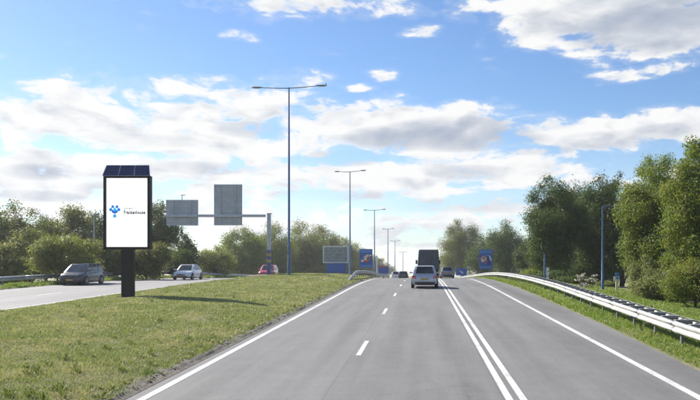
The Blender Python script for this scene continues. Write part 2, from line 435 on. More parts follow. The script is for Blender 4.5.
# ------------------------------------------------------------------ land form
G0 = 25 / 770
_ys = np.arange(-400, 3001, 1.0)
def _slope(y):
    s = np.where(y < 50, G0, G0 - (y - 50) / 1178); s = np.maximum(s, -.0105)
    s = s * np.clip((330 - y) / 90, 0, 1); s = s * np.clip((y + 110) / 40, 0, 1); return s
_sl = _slope(_ys); _pz = np.concatenate([[0], np.cumsum((_sl[1:] + _sl[:-1]) / 2)]); _pz -= np.interp(0, _ys, _pz)
def P(y): return np.interp(y, _ys, _pz)
def shoulder(y): return np.interp(y, [0, 17, 26, 45, 100], [5.9, 6.0, 6.3, 6.6, 6.6])
def railx(y): return np.interp(y, [0, 20, 27, 35, 45, 60], [6.9, 6.95, 7.2, 7.5, 7.9, 8.0])
def H(x, y):
    x = np.asarray(x, float); y = np.asarray(y, float); p = P(y)
    dx = np.interp(x, [-140, -70, -40, -33, -29.5, -27.6, -27.3, -17.9, -17.6, -16.5, -11, -6.5, -5.6, -5.3, -5.0, 5.7],
                   [-.9, -1.3, -1.2, -.7, .0, .05, -.08, -.08, .03, .12, .2, .1, .03, .0, -.08, -.08])
    sh = shoulder(y)
    right = np.interp(x - sh, [-.4, -.1, 0, .4, 1.6, 2.2, 4, 7, 10, 18, 60], [-.08, -.06, .02, .04, .0, -.02, -.12, -.35, -.6, -1.1, -1.2])
    d = np.where(x > 4, right, dx)
    hump = .30 * np.exp(-((y - 78) / 17) ** 2) * np.clip(np.minimum(x + 17, -5.8 - x) / 3, 0, 1)
    und = .05 * np.sin(x * 1.3 + y * .31) * np.sin(y * .47 + 1.3) * np.clip(np.minimum(x + 17.4, -5.6 - x) / 1.5, 0, 1)
    far = np.clip((np.abs(x + 10) - 45) / 60, 0, 1)
    return (p + d + hump + und) * (1 - far) + far * np.minimum(p - 1.2, -.1)
def W(px, Z): return (px - 422) * Z / 770
def ZT(py, Z): return EYE + (275 - py) * Z / 770

def grid_mesh(name, xs, ys, zf, m):
    X, Y = np.meshgrid(xs, ys); Zv = zf(X, Y)
    nx, ny = len(xs), len(ys)
    v = np.stack([X, Y, Zv], -1).reshape(-1, 3)
    idx = np.arange(nx * ny).reshape(ny, nx)
    f = np.stack([idx[:-1, :-1], idx[:-1, 1:], idx[1:, 1:], idx[1:, :-1]], -1).reshape(-1, 4)
    me = bpy.data.meshes.new(name); me.from_pydata(v.tolist(), [], f.tolist()); me.materials.append(m)
    me.polygons.foreach_set('use_smooth', [True] * len(me.polygons)); me.update(); return me
YS = np.concatenate([np.arange(-120, -10, 10), np.arange(-10, 130, 1.0), np.arange(130, 360, 10), [400, 500, 700, 1000, 1500, 2500]])
XS = np.concatenate([[-1500, -600, -300, -150, -100, -70, -50, -40, -36, -33, -31, -29.5, -28.5], [-27.6, -27.3, -23, -17.9, -17.6], np.arange(-17, -5.6, .5), [-5.6, -5.3, -5.0, -2, 2, 5.0],
                     np.arange(5.5, 9, .1), np.arange(9, 20, .7), [22, 26, 32, 40, 60, 100, 150, 300, 600, 1500]])
def structure(o, kind='structure'):
    o['kind'] = kind; return o
ground = structure(put('ground', grid_mesh('ground', XS, YS, H, M['grass'])))
def road_sheet(name, xl, xr, m, lift=0.0):
    me = bpy.data.meshes.new(name); v = []; f = []
    for y in YS:
        a = xl(y) if callable(xl) else xl; b = xr(y) if callable(xr) else xr
        for t in (0, .25, .5, .75, 1): v.append((a + (b - a) * t, y, float(P(y)) + lift))
    for i in range(len(YS) - 1):
        for j in range(4): a = i * 5 + j; f.append((a, a + 1, a + 6, a + 5))
    me.from_pydata(v, [], f); me.materials.append(m); return structure(put(name, me))
road = road_sheet('road', -5.22, lambda y: float(shoulder(y)) - .0, M['road'])
road2 = road_sheet('road', -27.45, -17.75, M['road2'])
def stripe(name, parent, x, w, y0, y1, m, lift=.005, jitter=0):
    ys = [y0] + [y for y in YS if y0 < y < y1] + [y1]
    b = MB(); b.sweep([(-w / 2, 0), (w / 2, 0)], [(x, y, float(P(y)) + lift) for y in ys])
    return b.build(name, m, parent)
stripe('edge_line', road, -4.87, .16, -60, 360, M['mark'])
stripe('edge_line', road, 4.88, .17, -60, 360, M['mark'])
stripe('centre_line', road, 1.52, .13, -60, 360, M['mark'])
stripe('centre_line', road, 1.765, .13, -60, 360, M['mark'])
y = 18.4 - 12 * 3
while y < 330:
    stripe('lane_dash', road, -1.57, .125, y, y + 3.0, M['mark']); y += 12.2
stripe('edge_line', road2, -18.25, .13, 0, 360, M['mark2']); stripe('edge_line', road2, -26.5, .13, 0, 360, M['mark2'])
y = 20
while y < 300:
    stripe('lane_dash', road2, -22.0, .13, y, y + 3, M['mark2']); y += 12

# bare soil along the edge of the median
def dirt():
    g = random.Random(3); b = MB(); ys = np.arange(4, 130, .35); rows = []
    for y in ys:
        w0 = -5.16; w1 = -5.50 - .13 * g.random() - .10 * math.sin(y * .9)
        rows.append((y, [w0, w0 - .12, (w0 + w1) / 2, w1 - .05]))
    n = len(rows[0][1])
    for y, r in rows:
        for k, x in enumerate(r):
            z = float(P(y)) + (.006, .014 + .02 * g.random(), .05 + .03 * g.random(), .03)[k]
            z = max(z, float(H(x, y)) + .006 if k else z); b.v.append((x, y, z))
    for i in range(len(rows) - 1):
        for k in range(n - 1): a = i * n + k; b.f.append((a, a + n, a + n + 1, a + 1))
    structure(b.build('soil_strip', M['soil'], smooth=80))
    rs = np.random.RandomState(4); N = 1500
    Y = 10 + 60 * rs.rand(N) ** 1.5; X = -5.28 - .26 * rs.rand(N) ** .8; Zc = P(Y) + .03
    S = (.012 + .034 * rs.rand(N) ** 3) * (1 + Y / 60)
    base = np.array([(1, 0, 0), (0, 1, 0), (-1, 0, 0), (0, -1, 0), (0, 0, .8), (0, 0, -.5)])
    tris = [(0, 1, 4), (1, 2, 4), (2, 3, 4), (3, 0, 4)]
    V = []
    jit = .6 + .8 * rs.rand(N, 6, 3)
    vv = base[None] * jit * S[:, None, None] + np.stack([X, Y, Zc], -1)[:, None]
    V = np.concatenate([vv[:, list(t)] for t in tris], 1).reshape(-1, 3)
    o = put('soil_clods', fast_mesh('soil_clods', V, 3, M['clod'])); structure(o, 'stuff'); o['label'] = 'loose brown soil clods along the edge of the median'
dirt()

# ------------------------------------------------------------------ grass
def grass(name, m, xr, yr, dens, hgt, label, seed, xf=None, skip=None):
    rs = np.random.RandomState(seed); Vs = []
    y = yr[0]
    while y < yr[1]:
        dy = max(1.0, y * .06); y2 = min(y + dy, yr[1]); yc = (y + y2) / 2
        d = dens * min(1.0, (14 / yc) ** 1.25)
        a = xr[0](yc) if callable(xr[0]) else xr[0]; b = xr[1](yc) if callable(xr[1]) else xr[1]
        # limit to what the camera side can see, with a margin
        a = max(a, W(-60, yc)); b = min(b, W(760, yc))
        n = int(d * (y2 - y) * max(0, b - a))
        if n > 0:
            X = a + (b - a) * rs.rand(n); Y = y + (y2 - y) * rs.rand(n)
            # tufts: pull some blades together
            k = max(1, n // 9); c = rs.randint(0, k, n); tx = a + (b - a) * rs.rand(k); ty = y + (y2 - y) * rs.rand(k)
            pull = rs.rand(n) < .6; sg = .035 * (1 + yc / 25)
            X = np.where(pull, tx[c] + rs.randn(n) * sg, X); Y = np.where(pull, ty[c] + rs.randn(n) * sg, Y)
            X = np.clip(X, a, b)
            patch = .5 + .5 * np.sin(X * 1.9 + np.sin(Y * .7) * 2) * np.sin(Y * .9 + 1.7 * np.sin(X * .6))
            h = hgt * (.45 + .75 * rs.rand(n)) * (.55 + .75 * patch) * (1 + .006 * yc)
            wd = (.006 + .006 * rs.rand(n)) * max(1, yc / 13)
            t = rs.rand(n) * 6.283; lean = rs.rand(n) ** .7 * 1.15 * h; lt = rs.rand(n) * 6.283
            Zg = H(X, Y) - .008
            p0 = np.stack([X - np.cos(t) * wd, Y - np.sin(t) * wd, Zg], -1); p1 = np.stack([X + np.cos(t) * wd, Y + np.sin(t) * wd, Zg], -1)
            p2 = np.stack([X + np.cos(lt) * lean, Y + np.sin(lt) * lean, Zg + h], -1)
            Vs.append(np.stack([p0, p1, p2], 1).reshape(-1, 3))
        y = y2
    o = put(name, fast_mesh(name, np.concatenate(Vs), 3, m)); structure(o, 'stuff'); o['label'] = label
    return o
grass('median_grass', M['blade'], (-17.55, -5.40), (11.5, 100), 1150, .068, 'short dry grass of the central reservation', 11)
grass('verge_grass', M['bladeR'], (lambda y: float(shoulder(y)) + .04, lambda y: 16.0), (12, 100), 700, .11, 'green grass of the right verge around the guardrail', 12)
grass('far_verge_grass', M['bladeR'], (-33, -27.6), (30, 140), 900, .20, 'tall grass strip in front of the left guardrail', 13)

def weeds():
    rs = np.random.RandomState(21); V = []
    def tuft(x, y, n, r, h, wd):
        z = float(H(x, y)); a = rs.rand(n) * 6.283; rr = r * rs.rand(n) ** .6; hh = h * (.4 + .6 * rs.rand(n))
        b = np.stack([x + .3 * rr * np.cos(a), y + .3 * rr * np.sin(a), np.full(n, z - .01)], -1); t_ = np.stack([x + rr * np.cos(a), y + rr * np.sin(a), z + hh], -1)
        p = np.stack([-np.sin(a), np.cos(a), 0 * a], -1) * wd; m = b * .45 + t_ * .55 + np.array([0, 0, .12 * h])
        V.append(np.stack([b, m - p, t_, m + p], 1).reshape(-1, 3))
    for k in range(260):
        y = 12.5 + 55 * rs.rand() ** 1.6; x = rs.uniform(max(-17.2, W(-20, y)), -5.6); s = rs.rand()
        tuft(x, y, 16, .09 + .10 * s, .05 + .16 * s ** 2, .010 + .008 * rs.rand())
    for k in range(140):
        y = 11.5 + 45 * rs.rand() ** 1.4; tuft(rs.uniform(-5.62, -5.36), y, 14, .16, .12, .010)
    for k in range(160):
        y = 14 + 45 * rs.rand(); x = float(shoulder(y)) + rs.uniform(.0, 7); tuft(x, y, 18, .12 + .1 * rs.rand(), .10 + .25 * rs.rand() ** 2, .012)
    o = put('weeds', fast_mesh('weeds', np.concatenate(V), 4, M['weed'])); structure(o, 'stuff'); o['label'] = 'broad leaved weeds and taller tufts scattered in the grass'
weeds()
# ------------------------------------------------------------------ trees
def crown_mesh(name, seed, h, rx, cb, nl, ls, m, ncl=46, ry=None, droop=0.0, top=.55, fill=.5):
    """leaf-sized quads in many clumps through an uneven crown; returns mesh and clump centres"""
    rs = np.random.RandomState(seed); ry = ry or rx
    nl = int(nl * 1.55); ls = ls * .80
    cz = (h + cb) / 2; hz = (h - cb) / 2
    C = []; RR = []
    while len(C) < ncl:
        d = rs.randn(3); d /= np.linalg.norm(d); r = rs.rand() ** .38
        q = d * r
        zz = q[2]
        wz = 1.0 - .30 * max(0, zz) ** 2.2 - .12 * max(0, -zz) ** 2     # narrower at the top
        s = rs.uniform(.24, .40) * (1.10 - .30 * max(0, zz)) * (46 / max(46, ncl)) ** .22
        lim = 1 - s * .62
        C.append((q[0] * rx * wz * lim, q[1] * ry * wz * lim, cz + zz * hz * (1 - s * .42))); RR.append(s)
    C = np.array(C); RR = np.array(RR)
    wts = RR ** 2; wts /= wts.sum(); k = rs.choice(ncl, nl, p=wts)
    d = rs.randn(nl, 3); d /= np.linalg.norm(d, axis=1)[:, None]
    lump = 1 + .22 * np.sin(d[:, 0] * 5 + k) * np.sin(d[:, 1] * 6 + 2.1 * k) + .18 * np.sin(d[:, 2] * 9 + k * .7)
    r = rs.rand(nl) ** fill * lump
    sc = np.stack([RR[k] * rx, RR[k] * ry, RR[k] * min(hz, rx * 1.15) * .86], -1)
    p = C[k] + d * r[:, None] * sc
    p[:, 2] -= droop * rs.rand(nl) ** 2 * RR[k] * hz
    p += rs.randn(nl, 3) * ls * .5
    stray = rs.rand(nl) < .02; p[stray] += d[stray] * sc[stray] * .28
    nrm = d * .8 + rs.randn(nl, 3) * .65 + np.array([0, 0, .35]); nrm /= np.linalg.norm(nrm, axis=1)[:, None]
    a = np.cross(nrm, rs.randn(nl, 3)); a /= np.linalg.norm(a, axis=1)[:, None]; b = np.cross(nrm, a)
    L = ls * (.6 + .8 * rs.rand(nl))[:, None]; Wd = L * (.38 + .22 * rs.rand(nl))[:, None]
    q = np.stack([p - a * L * .5, p + b * Wd * .5 - a * L * .05, p + a * L * .5, p - b * Wd * .5 - a * L * .05], 1).reshape(-1, 3)
    return fast_mesh(name, q, 4, m), C
def trunk_mesh(name, seed, h, cb, C, m, r0):
    g = random.Random(seed); b = MB()
    topz = cb + (h - cb) * .72; pts = []; rad = []
    for i in range(8):
        t = i / 7; pts.append((math.sin(t * 3 + seed) * .12 * t * r0 * 6, math.cos(t * 2.3 + seed) * .10 * t * r0 * 6, -.15 + (topz + .15) * t)); rad.append(r0 * (1.25 if i == 0 else 1) * (1 - .82 * t))
    b.tube(pts, rad, 8)
    for c in list(C)[:22]:
        zb = max(cb * .6, min(topz * .92, c[2] - (abs(c[0]) + abs(c[1])) * .7)); t = min(1, max(0, zb / topz)); i = min(7, int(t * 7)); s = Vector(pts[i])
        mid = s.lerp(Vector(c), .5) + Vector((g.uniform(-.2, .2), g.uniform(-.2, .2), -.1))
        b.tube([s, mid, Vector(c)], [rad[i] * .5, rad[i] * .3, .012], 5, cap=False)
    return b.mesh(name, m, smooth=60, fix=False)
def tree(name, label, cat, px, Z, ytop, wpx, m, nl, ls, seed, cb=.18, group=None, base=None, depth=1.0, ncl=46, sh=1.0, droop=0.0, fill=.5, r0=None):
    x = W(px, Z); gz = float(H(x, Z)); h = (ZT(ytop, Z) - gz) * sh * 1.02; rx = wpx * Z / 770 / 2 * 1.14
    t = thing(name, label, cat, (x, Z, gz), 0, group)
    cm, C = crown_mesh('crown', seed, h, rx, h * cb, nl, ls, m, ncl, rx * depth, droop, fill=fill)
    put('crown' if name.endswith('tree') or 'tree' in name else 'foliage', cm, t)
    put('trunk' if 'tree' in name else 'stems', trunk_mesh('trunk', seed, h, h * cb, C, M['bark'], r0 or max(.06, h * .018)), t)
    return t
TG = 'trees behind the left guardrail'
L, Y_, D_, M_, Wl = M['leafL'], M['leafY'], M['leafD'], M['leafM'], M['leafW']
left = [ # px, Z, ytop, wpx, mat, leaves, size, label
    (-14, 78, 205, 56, L, 11000, .30, 'olive green tree cut by the left edge of the picture'),
    (16, 84, 198, 58, L, 16000, .28, 'tall olive tree near the left picture edge, left of the sky notch'),
    (46, 100, 210, 46, D_, 12000, .32, 'dark tree standing back behind the yellowish shrub left of the dark car'),
    (72, 86, 201, 56, L, 16000, .28, 'broad tree with domed top rising straight above the dark car'),
    (30, 70, 228, 60, L, 14000, .24, 'low dark bushy tree in front of the two tall olive trees at far left'),
    (100, 92, 210, 44, D_, 10000, .30, 'dark tree partly hidden by the left edge of the billboard'),
    (128, 96, 206, 46, L, 9000, .32, 'olive tree hidden behind the billboard screen'),
    (157, 94, 198, 46, D_, 13000, .28, 'tall dark tree at the right edge of the billboard, behind the smaller gantry sign'),
    (183, 108, 233, 30, D_, 8000, .30, 'small dark tree just above the white car, left of the sky gap'),
]
for i, (px, Z, yt, w, m, n, s, lab) in enumerate(left): tree('broadleaf_tree', lab, 'tree', px, Z, yt, w, m, n, s, 100 + i, .08, TG, ncl=44)
SG = 'shrubs behind the left guardrail'
for i, (px, Z, yt, w, m, n, s, lab) in enumerate([
    (66, 62, 230, 66, Y_, 15000, .20, 'yellowish green shrub behind the dark car, tallest shrub by the left guardrail'),
    (4, 64, 243, 50, L, 9000, .22, 'grey green shrub behind the guardrail at the left picture edge'),
    (108, 72, 240, 40, L, 9000, .24, 'olive shrub behind the guardrail just left of the black billboard column'),
    (146, 74, 236, 46, L, 9000, .24, 'olive shrub behind the guardrail just right of the black billboard column'),
    (180, 88, 246, 36, D_, 7000, .26, 'dark shrub directly behind the white car'),
    (214, 112, 246, 44, Y_, 10000, .28, 'yellow green shrub to the right of the white car, under the larger gantry sign'),
    ]): tree('shrub', lab, 'shrub', px, Z, yt, w, m, n, s, 140 + i, .0, SG, ncl=34)
MG = 'trees along the far left carriageway'
mid = [
    (243, 150, 232, 40, M_, 17600, .38, 'rounded tree just left of the gantry post, under the larger sign'),
    (232, 170, 244, 34, Y_, 11200, .40, 'low yellowish tree at the left end of the far row'),
    (272, 165, 227, 44, Y_, 19200, .38, 'olive tree directly behind the gantry post'),
    (300, 178, 224, 46, L, 19200, .40, 'tallest olive tree of the far row, right of the nearest lamp post'),
    (322, 205, 229, 40, L, 16000, .44, 'olive tree behind the white framed sign back'),
    (338, 240, 238, 34, L, 12800, .50, 'olive tree behind the second lamp post'),
    (352, 290, 247, 30, L, 9600, .60, 'olive tree behind the blue poster on the left of the road'),
    (364, 350, 254, 26, L, 8000, .70, 'small olive distant tree right of the left blue poster'),
    (374, 430, 260, 22, L, 6400, .85, 'tiny distant tree above the small blue arrow board on the left'),
    (384, 540, 266, 20, L, 3500, 1.0, 'farthest tiny tree of the left row, nearest the horizon gap'),
    (258, 190, 238, 40, L, 12800, .44, 'olive tree filling the gap behind the red car'),
    (312, 200, 246, 50, L, 12800, .44, 'olive understorey tree below the tallest olive tree of the far row'),
]
for i, (px, Z, yt, w, m, n, s, lab) in enumerate(mid): tree('broadleaf_tree', lab, 'tree', px, Z, yt - 4, w * 1.22, m, int(n * 1.35), s * .9, 200 + i, .0, MG, ncl=80, fill=.42)
RG = 'trees on the right of the road'
right = [
    (463, 215, 219, 44, L, 44000, .32, .0, 'rounded tree left of the right blue poster, just right of the dark lorry'),
    (450, 300, 243, 26, M_, 6000, .60, .04, 'small distant tree just right of the lorry, below the rounded tree'),
    (441, 420, 262, 18, L, 3000, .8, .04, 'tiny distant tree beside the right edge of the lorry'),
    (506, 150, 221, 46, D_, 36000, .25, .0, 'dark rounded tree directly behind the right blue poster'),
    (484, 190, 236, 36, D_, 14000, .42, .04, 'dark low tree between the two rounded trees behind the right blue poster'),
    (530, 112, 238, 30, D_, 8000, .30, .03, 'low dark tree at the left foot of the big dark tree'),
    (553, 80, 175, 66, D_, 56000, .21, .0, 'big dark tree left of the small blue lamp post'),
    (600, 84, 177, 68, D_, 54000, .21, .0, 'big dark tree behind the arm of the small blue lamp post'),
    (622, 92, 168, 40, D_, 18000, .24, .0, 'narrow dark tree seen between the lamp post and the lighter tall tree'),
    (576, 94, 178, 74, D_, 34000, .23, .0, 'dark tree closing the gap between the two big dark trees'),
    (655, 52, 146, 74, M_, 54000, .155, .0, 'tall green tree just right of the small blue lamp post'),
    (704, 43, 132, 78, M_, 60000, .15, .0, 'tall green tree cut by the right picture edge'),
    (690, 60, 150, 60, M_, 22000, .19, .04, 'green tree standing behind the two light tall trees at right'),
]
for i, (px, Z, yt, w, m, n, s, cb, lab) in enumerate(right): tree('broadleaf_tree', lab, 'tree', px, Z, yt, w, m, n, s, 300 + i, cb, RG, ncl=90, fill=.42)
BG = 'bushes at the foot of the right hand trees'
for i, (px, Z, yt, w, m, n, s, lab) in enumerate([
    (678, 46, 246, 44, M_, 16000, .13, 'tall green shrub between the two light tall trees'),
    (645, 47, 252, 34, Wl, 16000, .12, 'grey green willow bush at the left foot of the light tall tree'),
    (660, 45, 264, 52, Wl, 18000, .12, 'grey green willow bush in the middle of the right hand bush row'),
    (696, 40, 258, 62, M_, 22000, .11, 'green bush nearest the right picture edge behind the guardrail'),
    (606, 66, 281, 20, Wl, 5000, .13, 'low pale bush between the small lamp post and the willow bush'),
    (574, 70, 276, 40, D_, 8000, .16, 'dark low bush left of the small blue lamp post'),
    (562, 90, 250, 56, D_, 14000, .20, 'dark undergrowth below the left one of the two big dark trees'),
    (606, 92, 248, 56, D_, 14000, .20, 'dark undergrowth below the right one of the two big dark trees'),
    (586, 84, 262, 44, D_, 11000, .18, 'dark undergrowth between the pale flowering plants and the big dark trees'),
    (598, 76, 274, 44, D_, 8000, .17, 'dark low bush behind the small blue lamp post'),
    (554, 76, 270, 44, D_, 8000, .17, 'dark low bush right of the marker post with white plates'),
    (534, 82, 268, 34, M_, 8000, .18, 'low green bush left of the marker post with white plates'),
    ]): tree('bush', lab, 'bush', px, Z, yt, w, m, n, s, 360 + i, .0, BG, ncl=48, droop=.4)
# far woods closing the horizon
def far_woods():
    rs = np.random.RandomState(9); parts = []
    for k in range(420):
        side = rs.rand()
        x = rs.uniform(-900, -60) if side < .5 else rs.uniform(45, 900); y = rs.uniform(520, 1300)
        if abs(x) < y * .055 + 20: continue
        n = 70; h = rs.uniform(9, 15); r = rs.uniform(6, 11)
        d = rs.randn(n, 3); d /= np.linalg.norm(d, axis=1)[:, None]
        p = d * np.array([r, r, h / 2]) * (rs.rand(n) ** .4)[:, None] + np.array([x, y, float(H(x, y)) + h / 2])
        a = rs.randn(n, 3); a /= np.linalg.norm(a, axis=1)[:, None]; b = np.cross(a, rs.randn(n, 3)); b /= np.linalg.norm(b, axis=1)[:, None]
        L = 2.4 * (.6 + .8 * rs.rand(n))[:, None]
        parts.append(np.stack([p - a * L / 2, p + b * L / 2, p + a * L / 2, p - b * L / 2], 1).reshape(-1, 3))
    o = put('distant_woods', fast_mesh('distant_woods', np.concatenate(parts), 4, M['leafL'])); structure(o, 'stuff'); o['label'] = 'hazy woods on the horizon'
far_woods()

# ------------------------------------------------------------------ air
def air():
    m = bpy.data.materials.new('air'); m.use_nodes = True; nt = m.node_tree; nt.nodes.clear()
    o = nt.nodes.new('ShaderNodeOutputMaterial'); v = nt.nodes.new('ShaderNodeVolumePrincipled')
    v.inputs['Color'].default_value = (.93, .96, 1, 1); v.inputs['Density'].default_value = HAZE; v.inputs['Anisotropy'].default_value = .45
    nt.links.new(v.outputs[0], o.inputs['Volume'])
    b = MB().box((0, 1170, 10), (3100, 2760, 32)).build('haze', m); structure(b, 'stuff'); b['label'] = 'thin pale summer haze'
air()
# ------------------------------------------------------------------ guardrails
WP = [(0.0, .0), (.05, -.018), (.082, -.045), (.082, -.085), (.03, -.115), (.008, -.145), (.008, -.165), (.03, -.195), (.082, -.225), (.082, -.265), (.05, -.292), (0, -.31)]
def guardrail(name, label, xf, y0, y1, side, m, seg=4.0, post=2.667, hgt=.66, double=0, ramp=0, endseg=None):
    t = thing(name, label, 'guardrail', (float(xf(y0)), y0, float(H(xf(y0), y0))), 0)
    ox, oy, oz = t.location
    def top(y):
        g = float(H(xf(y), y)) if double == 0 else float(P(y))
        k = hgt
        if ramp and y < y0 + ramp: k = -.08 + (hgt + .08) * (y - y0) / ramp
        return g + k
    def beam(dx, sgn, ya, yb, nm='rail_panel', dz=0):
        b = MB(); ys = np.linspace(ya, yb + .06, max(2, int((yb - ya) / 1.0) + 1))
        prof = [(sgn * q[0], q[1]) for q in WP]
        b.sweep(prof, [(float(xf(v)) + dx - ox, v - oy, top(v) - oz + dz) for v in ys])
        o = b.build(nm, m, t, smooth=30); s = o.modifiers.new('thick', 'SOLIDIFY'); s.thickness = .006; s.offset = 0
    y = y0; k = 0
    while y < y1 - .5:
        e = min(y + seg, y1) ; beam(side * .06 + (.003 if k % 2 else 0), side, y, e)
        if double: beam(-side * (double - .06) + (.003 if k % 2 else 0), -side, y, e)
        y = e; k += 1
    pm = {}
    y = y0 + 1.1 + ramp * .6
    while y < y1:
        x = float(xf(y)); b = MB(); zg = float(H(x, y)); zt = top(y)
        for dx in ((0,) if not double else (0, -side * double)):
            b = MB(); b.box((0, 0, (zt - .03 - zg + .3) / 2 - .3), (.06, .10, zt - .03 - zg + .3))
            b.build('post', M['galvd'], t, loc=(x + dx - ox - side * (.0 if dx == 0 else -.06) - (side * .03 if dx == 0 else 0), y - oy, zg - oz))
        y += post
    if double:
        y = y0 + .4; me = None
        while y < y1:
            if me is None:
                b = MB(); b.box((0, 0, 0), (double - .10, .21, .05)); b.box((0, 0, -.06), (double - .16, .10, .08)); me = b.mesh('spacer', M['spacer'])
            put('spacer', me, t, (float(xf(y)) - side * double / 2 + side * .03 - ox, y - oy, top(y) - .02 - oz)); y += 1.333
    return t
guardrail('guardrail', 'white double sided guardrail with dark spacers along the right verge', lambda y: railx(y), 9, 165, -1, M['galvL'], double=.62)
guardrail('guardrail', 'grey guardrail along the far side of the left carriageway', lambda y: -28.9 + 0 * y, 36, 230, 1, M['galv'], post=4.0, hgt=.75, seg=4.0)
guardrail('guardrail', 'grey guardrail with sloping end on the central reservation near the crest', lambda y: -6.35 + 0 * y, 64, 150, 1, M['galv'], post=2.667, hgt=.72, ramp=9)

# ------------------------------------------------------------------ lamp posts
def T_lamp(px, Z, ytop, label, arm=3.6):
    x = W(px, Z); gz = float(H(x, Z)); h = ZT(ytop, Z) - gz
    t = thing('street_lamp', label, 'street lamp', (x, Z, gz), 0, 'tall double armed street lamps on the central reservation')
    k = max(1, Z / 74) ** .35
    b = MB(); b.tube([(0, 0, -.2), (0, 0, 1.2), (0, 0, 1.25), (0, 0, h * .5), (0, 0, h)], [.15 * k, .15 * k, .125 * k, .10 * k, .065 * k], 12); b.build('pole', M['pole'], t, smooth=40)
    b = MB(); b.box((0, 0, .0), (.5, .5, .12)); b.build('base', M['galvd'], t, bevel=.02)
    for s in (-1, 1):
        b = MB(); b.tube([(0, 0, h - .08), (s * arm * .4, 0, h - .02 + .05 * s), (s * (arm - .95), 0, h + .06 + .08 * s)], [.05 * k, .042 * k, .036 * k], 8); b.build('arm', M['lampg'], t, smooth=40)
        e = s * (arm - .5); zz = h + .08 + .09 * s
        b = MB()
        rings = []
        for u, wd, ht in ((-.52, .07, .05), (-.35, .15, .085), (.2, .17, .10), (.48, .12, .07), (.52, .05, .03)):
            rings.append([(e + s * u, wd * k * math.cos(a), zz + ht * k * math.sin(a) * (1 if math.sin(a) > 0 else .6)) for a in [2 * math.pi * i / 10 for i in range(10)]])
        b.loft(rings); hd = b.build('lamp_head', M['lampg'], t, smooth=50)
        b = MB(); b.box((e, 0, zz - .065 * k), (.62, .2, .025)); b.build('lens', M['lens'], hd)
    b = MB(); b.tube([(arm - .04, 0, h + .17), (arm - .04, 0, h + .42)], .05, 8); b.build('sensor', M['lampg'], t)
    return t
T_lamp(289, 74, 87.5, 'nearest tall blue double armed street lamp, right of the gantry')
T_lamp(350, 143, 171.5, 'second tall double armed street lamp, beside the white framed sign back', 2.9)
T_lamp(374.5, 209, 210, 'third double armed street lamp, behind the left blue poster', 3.0)
T_lamp(388, 290, 229, 'fourth double armed street lamp, above the small blue arrow board', 2.2)
T_lamp(395, 370, 241, 'fifth double armed street lamp, above the distant dark car', 2.6)
T_lamp(403, 520, 252, 'farthest double armed street lamp, near the horizon gap', 2.6)
def small_lamp():
    Z = 55; x = W(602.6, Z); gz = float(H(x, Z)); h = ZT(206, Z) - gz
    t = thing('street_lamp', 'small blue single armed lamp post behind the right guardrail', 'street lamp', (x, Z, gz))
    b = MB(); b.tube([(0, 0, -.2), (0, 0, .9), (0, 0, .92), (0, 0, h * .6), (0, 0, h)], [.10, .10, .085, .07, .05], 10); b.build('pole', M['pole'], t, smooth=40)
    b = MB(); b.tube([(0, 0, h - .04), (.35, 0, h + .0), (.8, 0, h + .03)], [.045, .04, .035], 8); b.build('arm', M['pole'], t, smooth=40)
    b = MB(); b.loft([[(q, w * math.cos(a), h + .03 + w * .5 * math.sin(a)) for a in [2 * math.pi * i / 8 for i in range(8)]] for q, w in ((.75, .05), (.85, .11), (1.2, .12), (1.32, .05))]); hd = b.build('lamp_head', M['lampg'], t, smooth=50)
    b = MB(); b.box((1.02, 0, h - .035), (.4, .16, .02)); b.build('lens', M['lens'], hd)
small_lamp()
for px, Z, yt, lab in ((94, 76, 214, 'thin pale lamp mast behind the left guardrail, above the dark car'), (182, 112, 195, 'thin pale mast behind the smaller gantry sign')):
    x = W(px, Z); gz = float(H(x, Z)); h = ZT(yt, Z) - gz
    t = thing('lamp_mast', lab, 'mast', (x, Z, gz), 0, 'thin pale masts behind the left guardrail')
    b = MB(); b.tube([(0, 0, -.2), (0, 0, h * .4), (0, 0, h)], [.10, .085, .055], 8); b.build('pole', M['poleg'], t, smooth=40)
    b = MB(); b.loft([[(q, w * math.cos(a), h + w * .5 * math.sin(a)) for a in [2 * math.pi * i / 8 for i in range(8)]] for q, w in ((-.2, .05), (0, .11), (.4, .10), (.5, .04))]); b.build('lamp_head', M['lampg'], t, smooth=50)

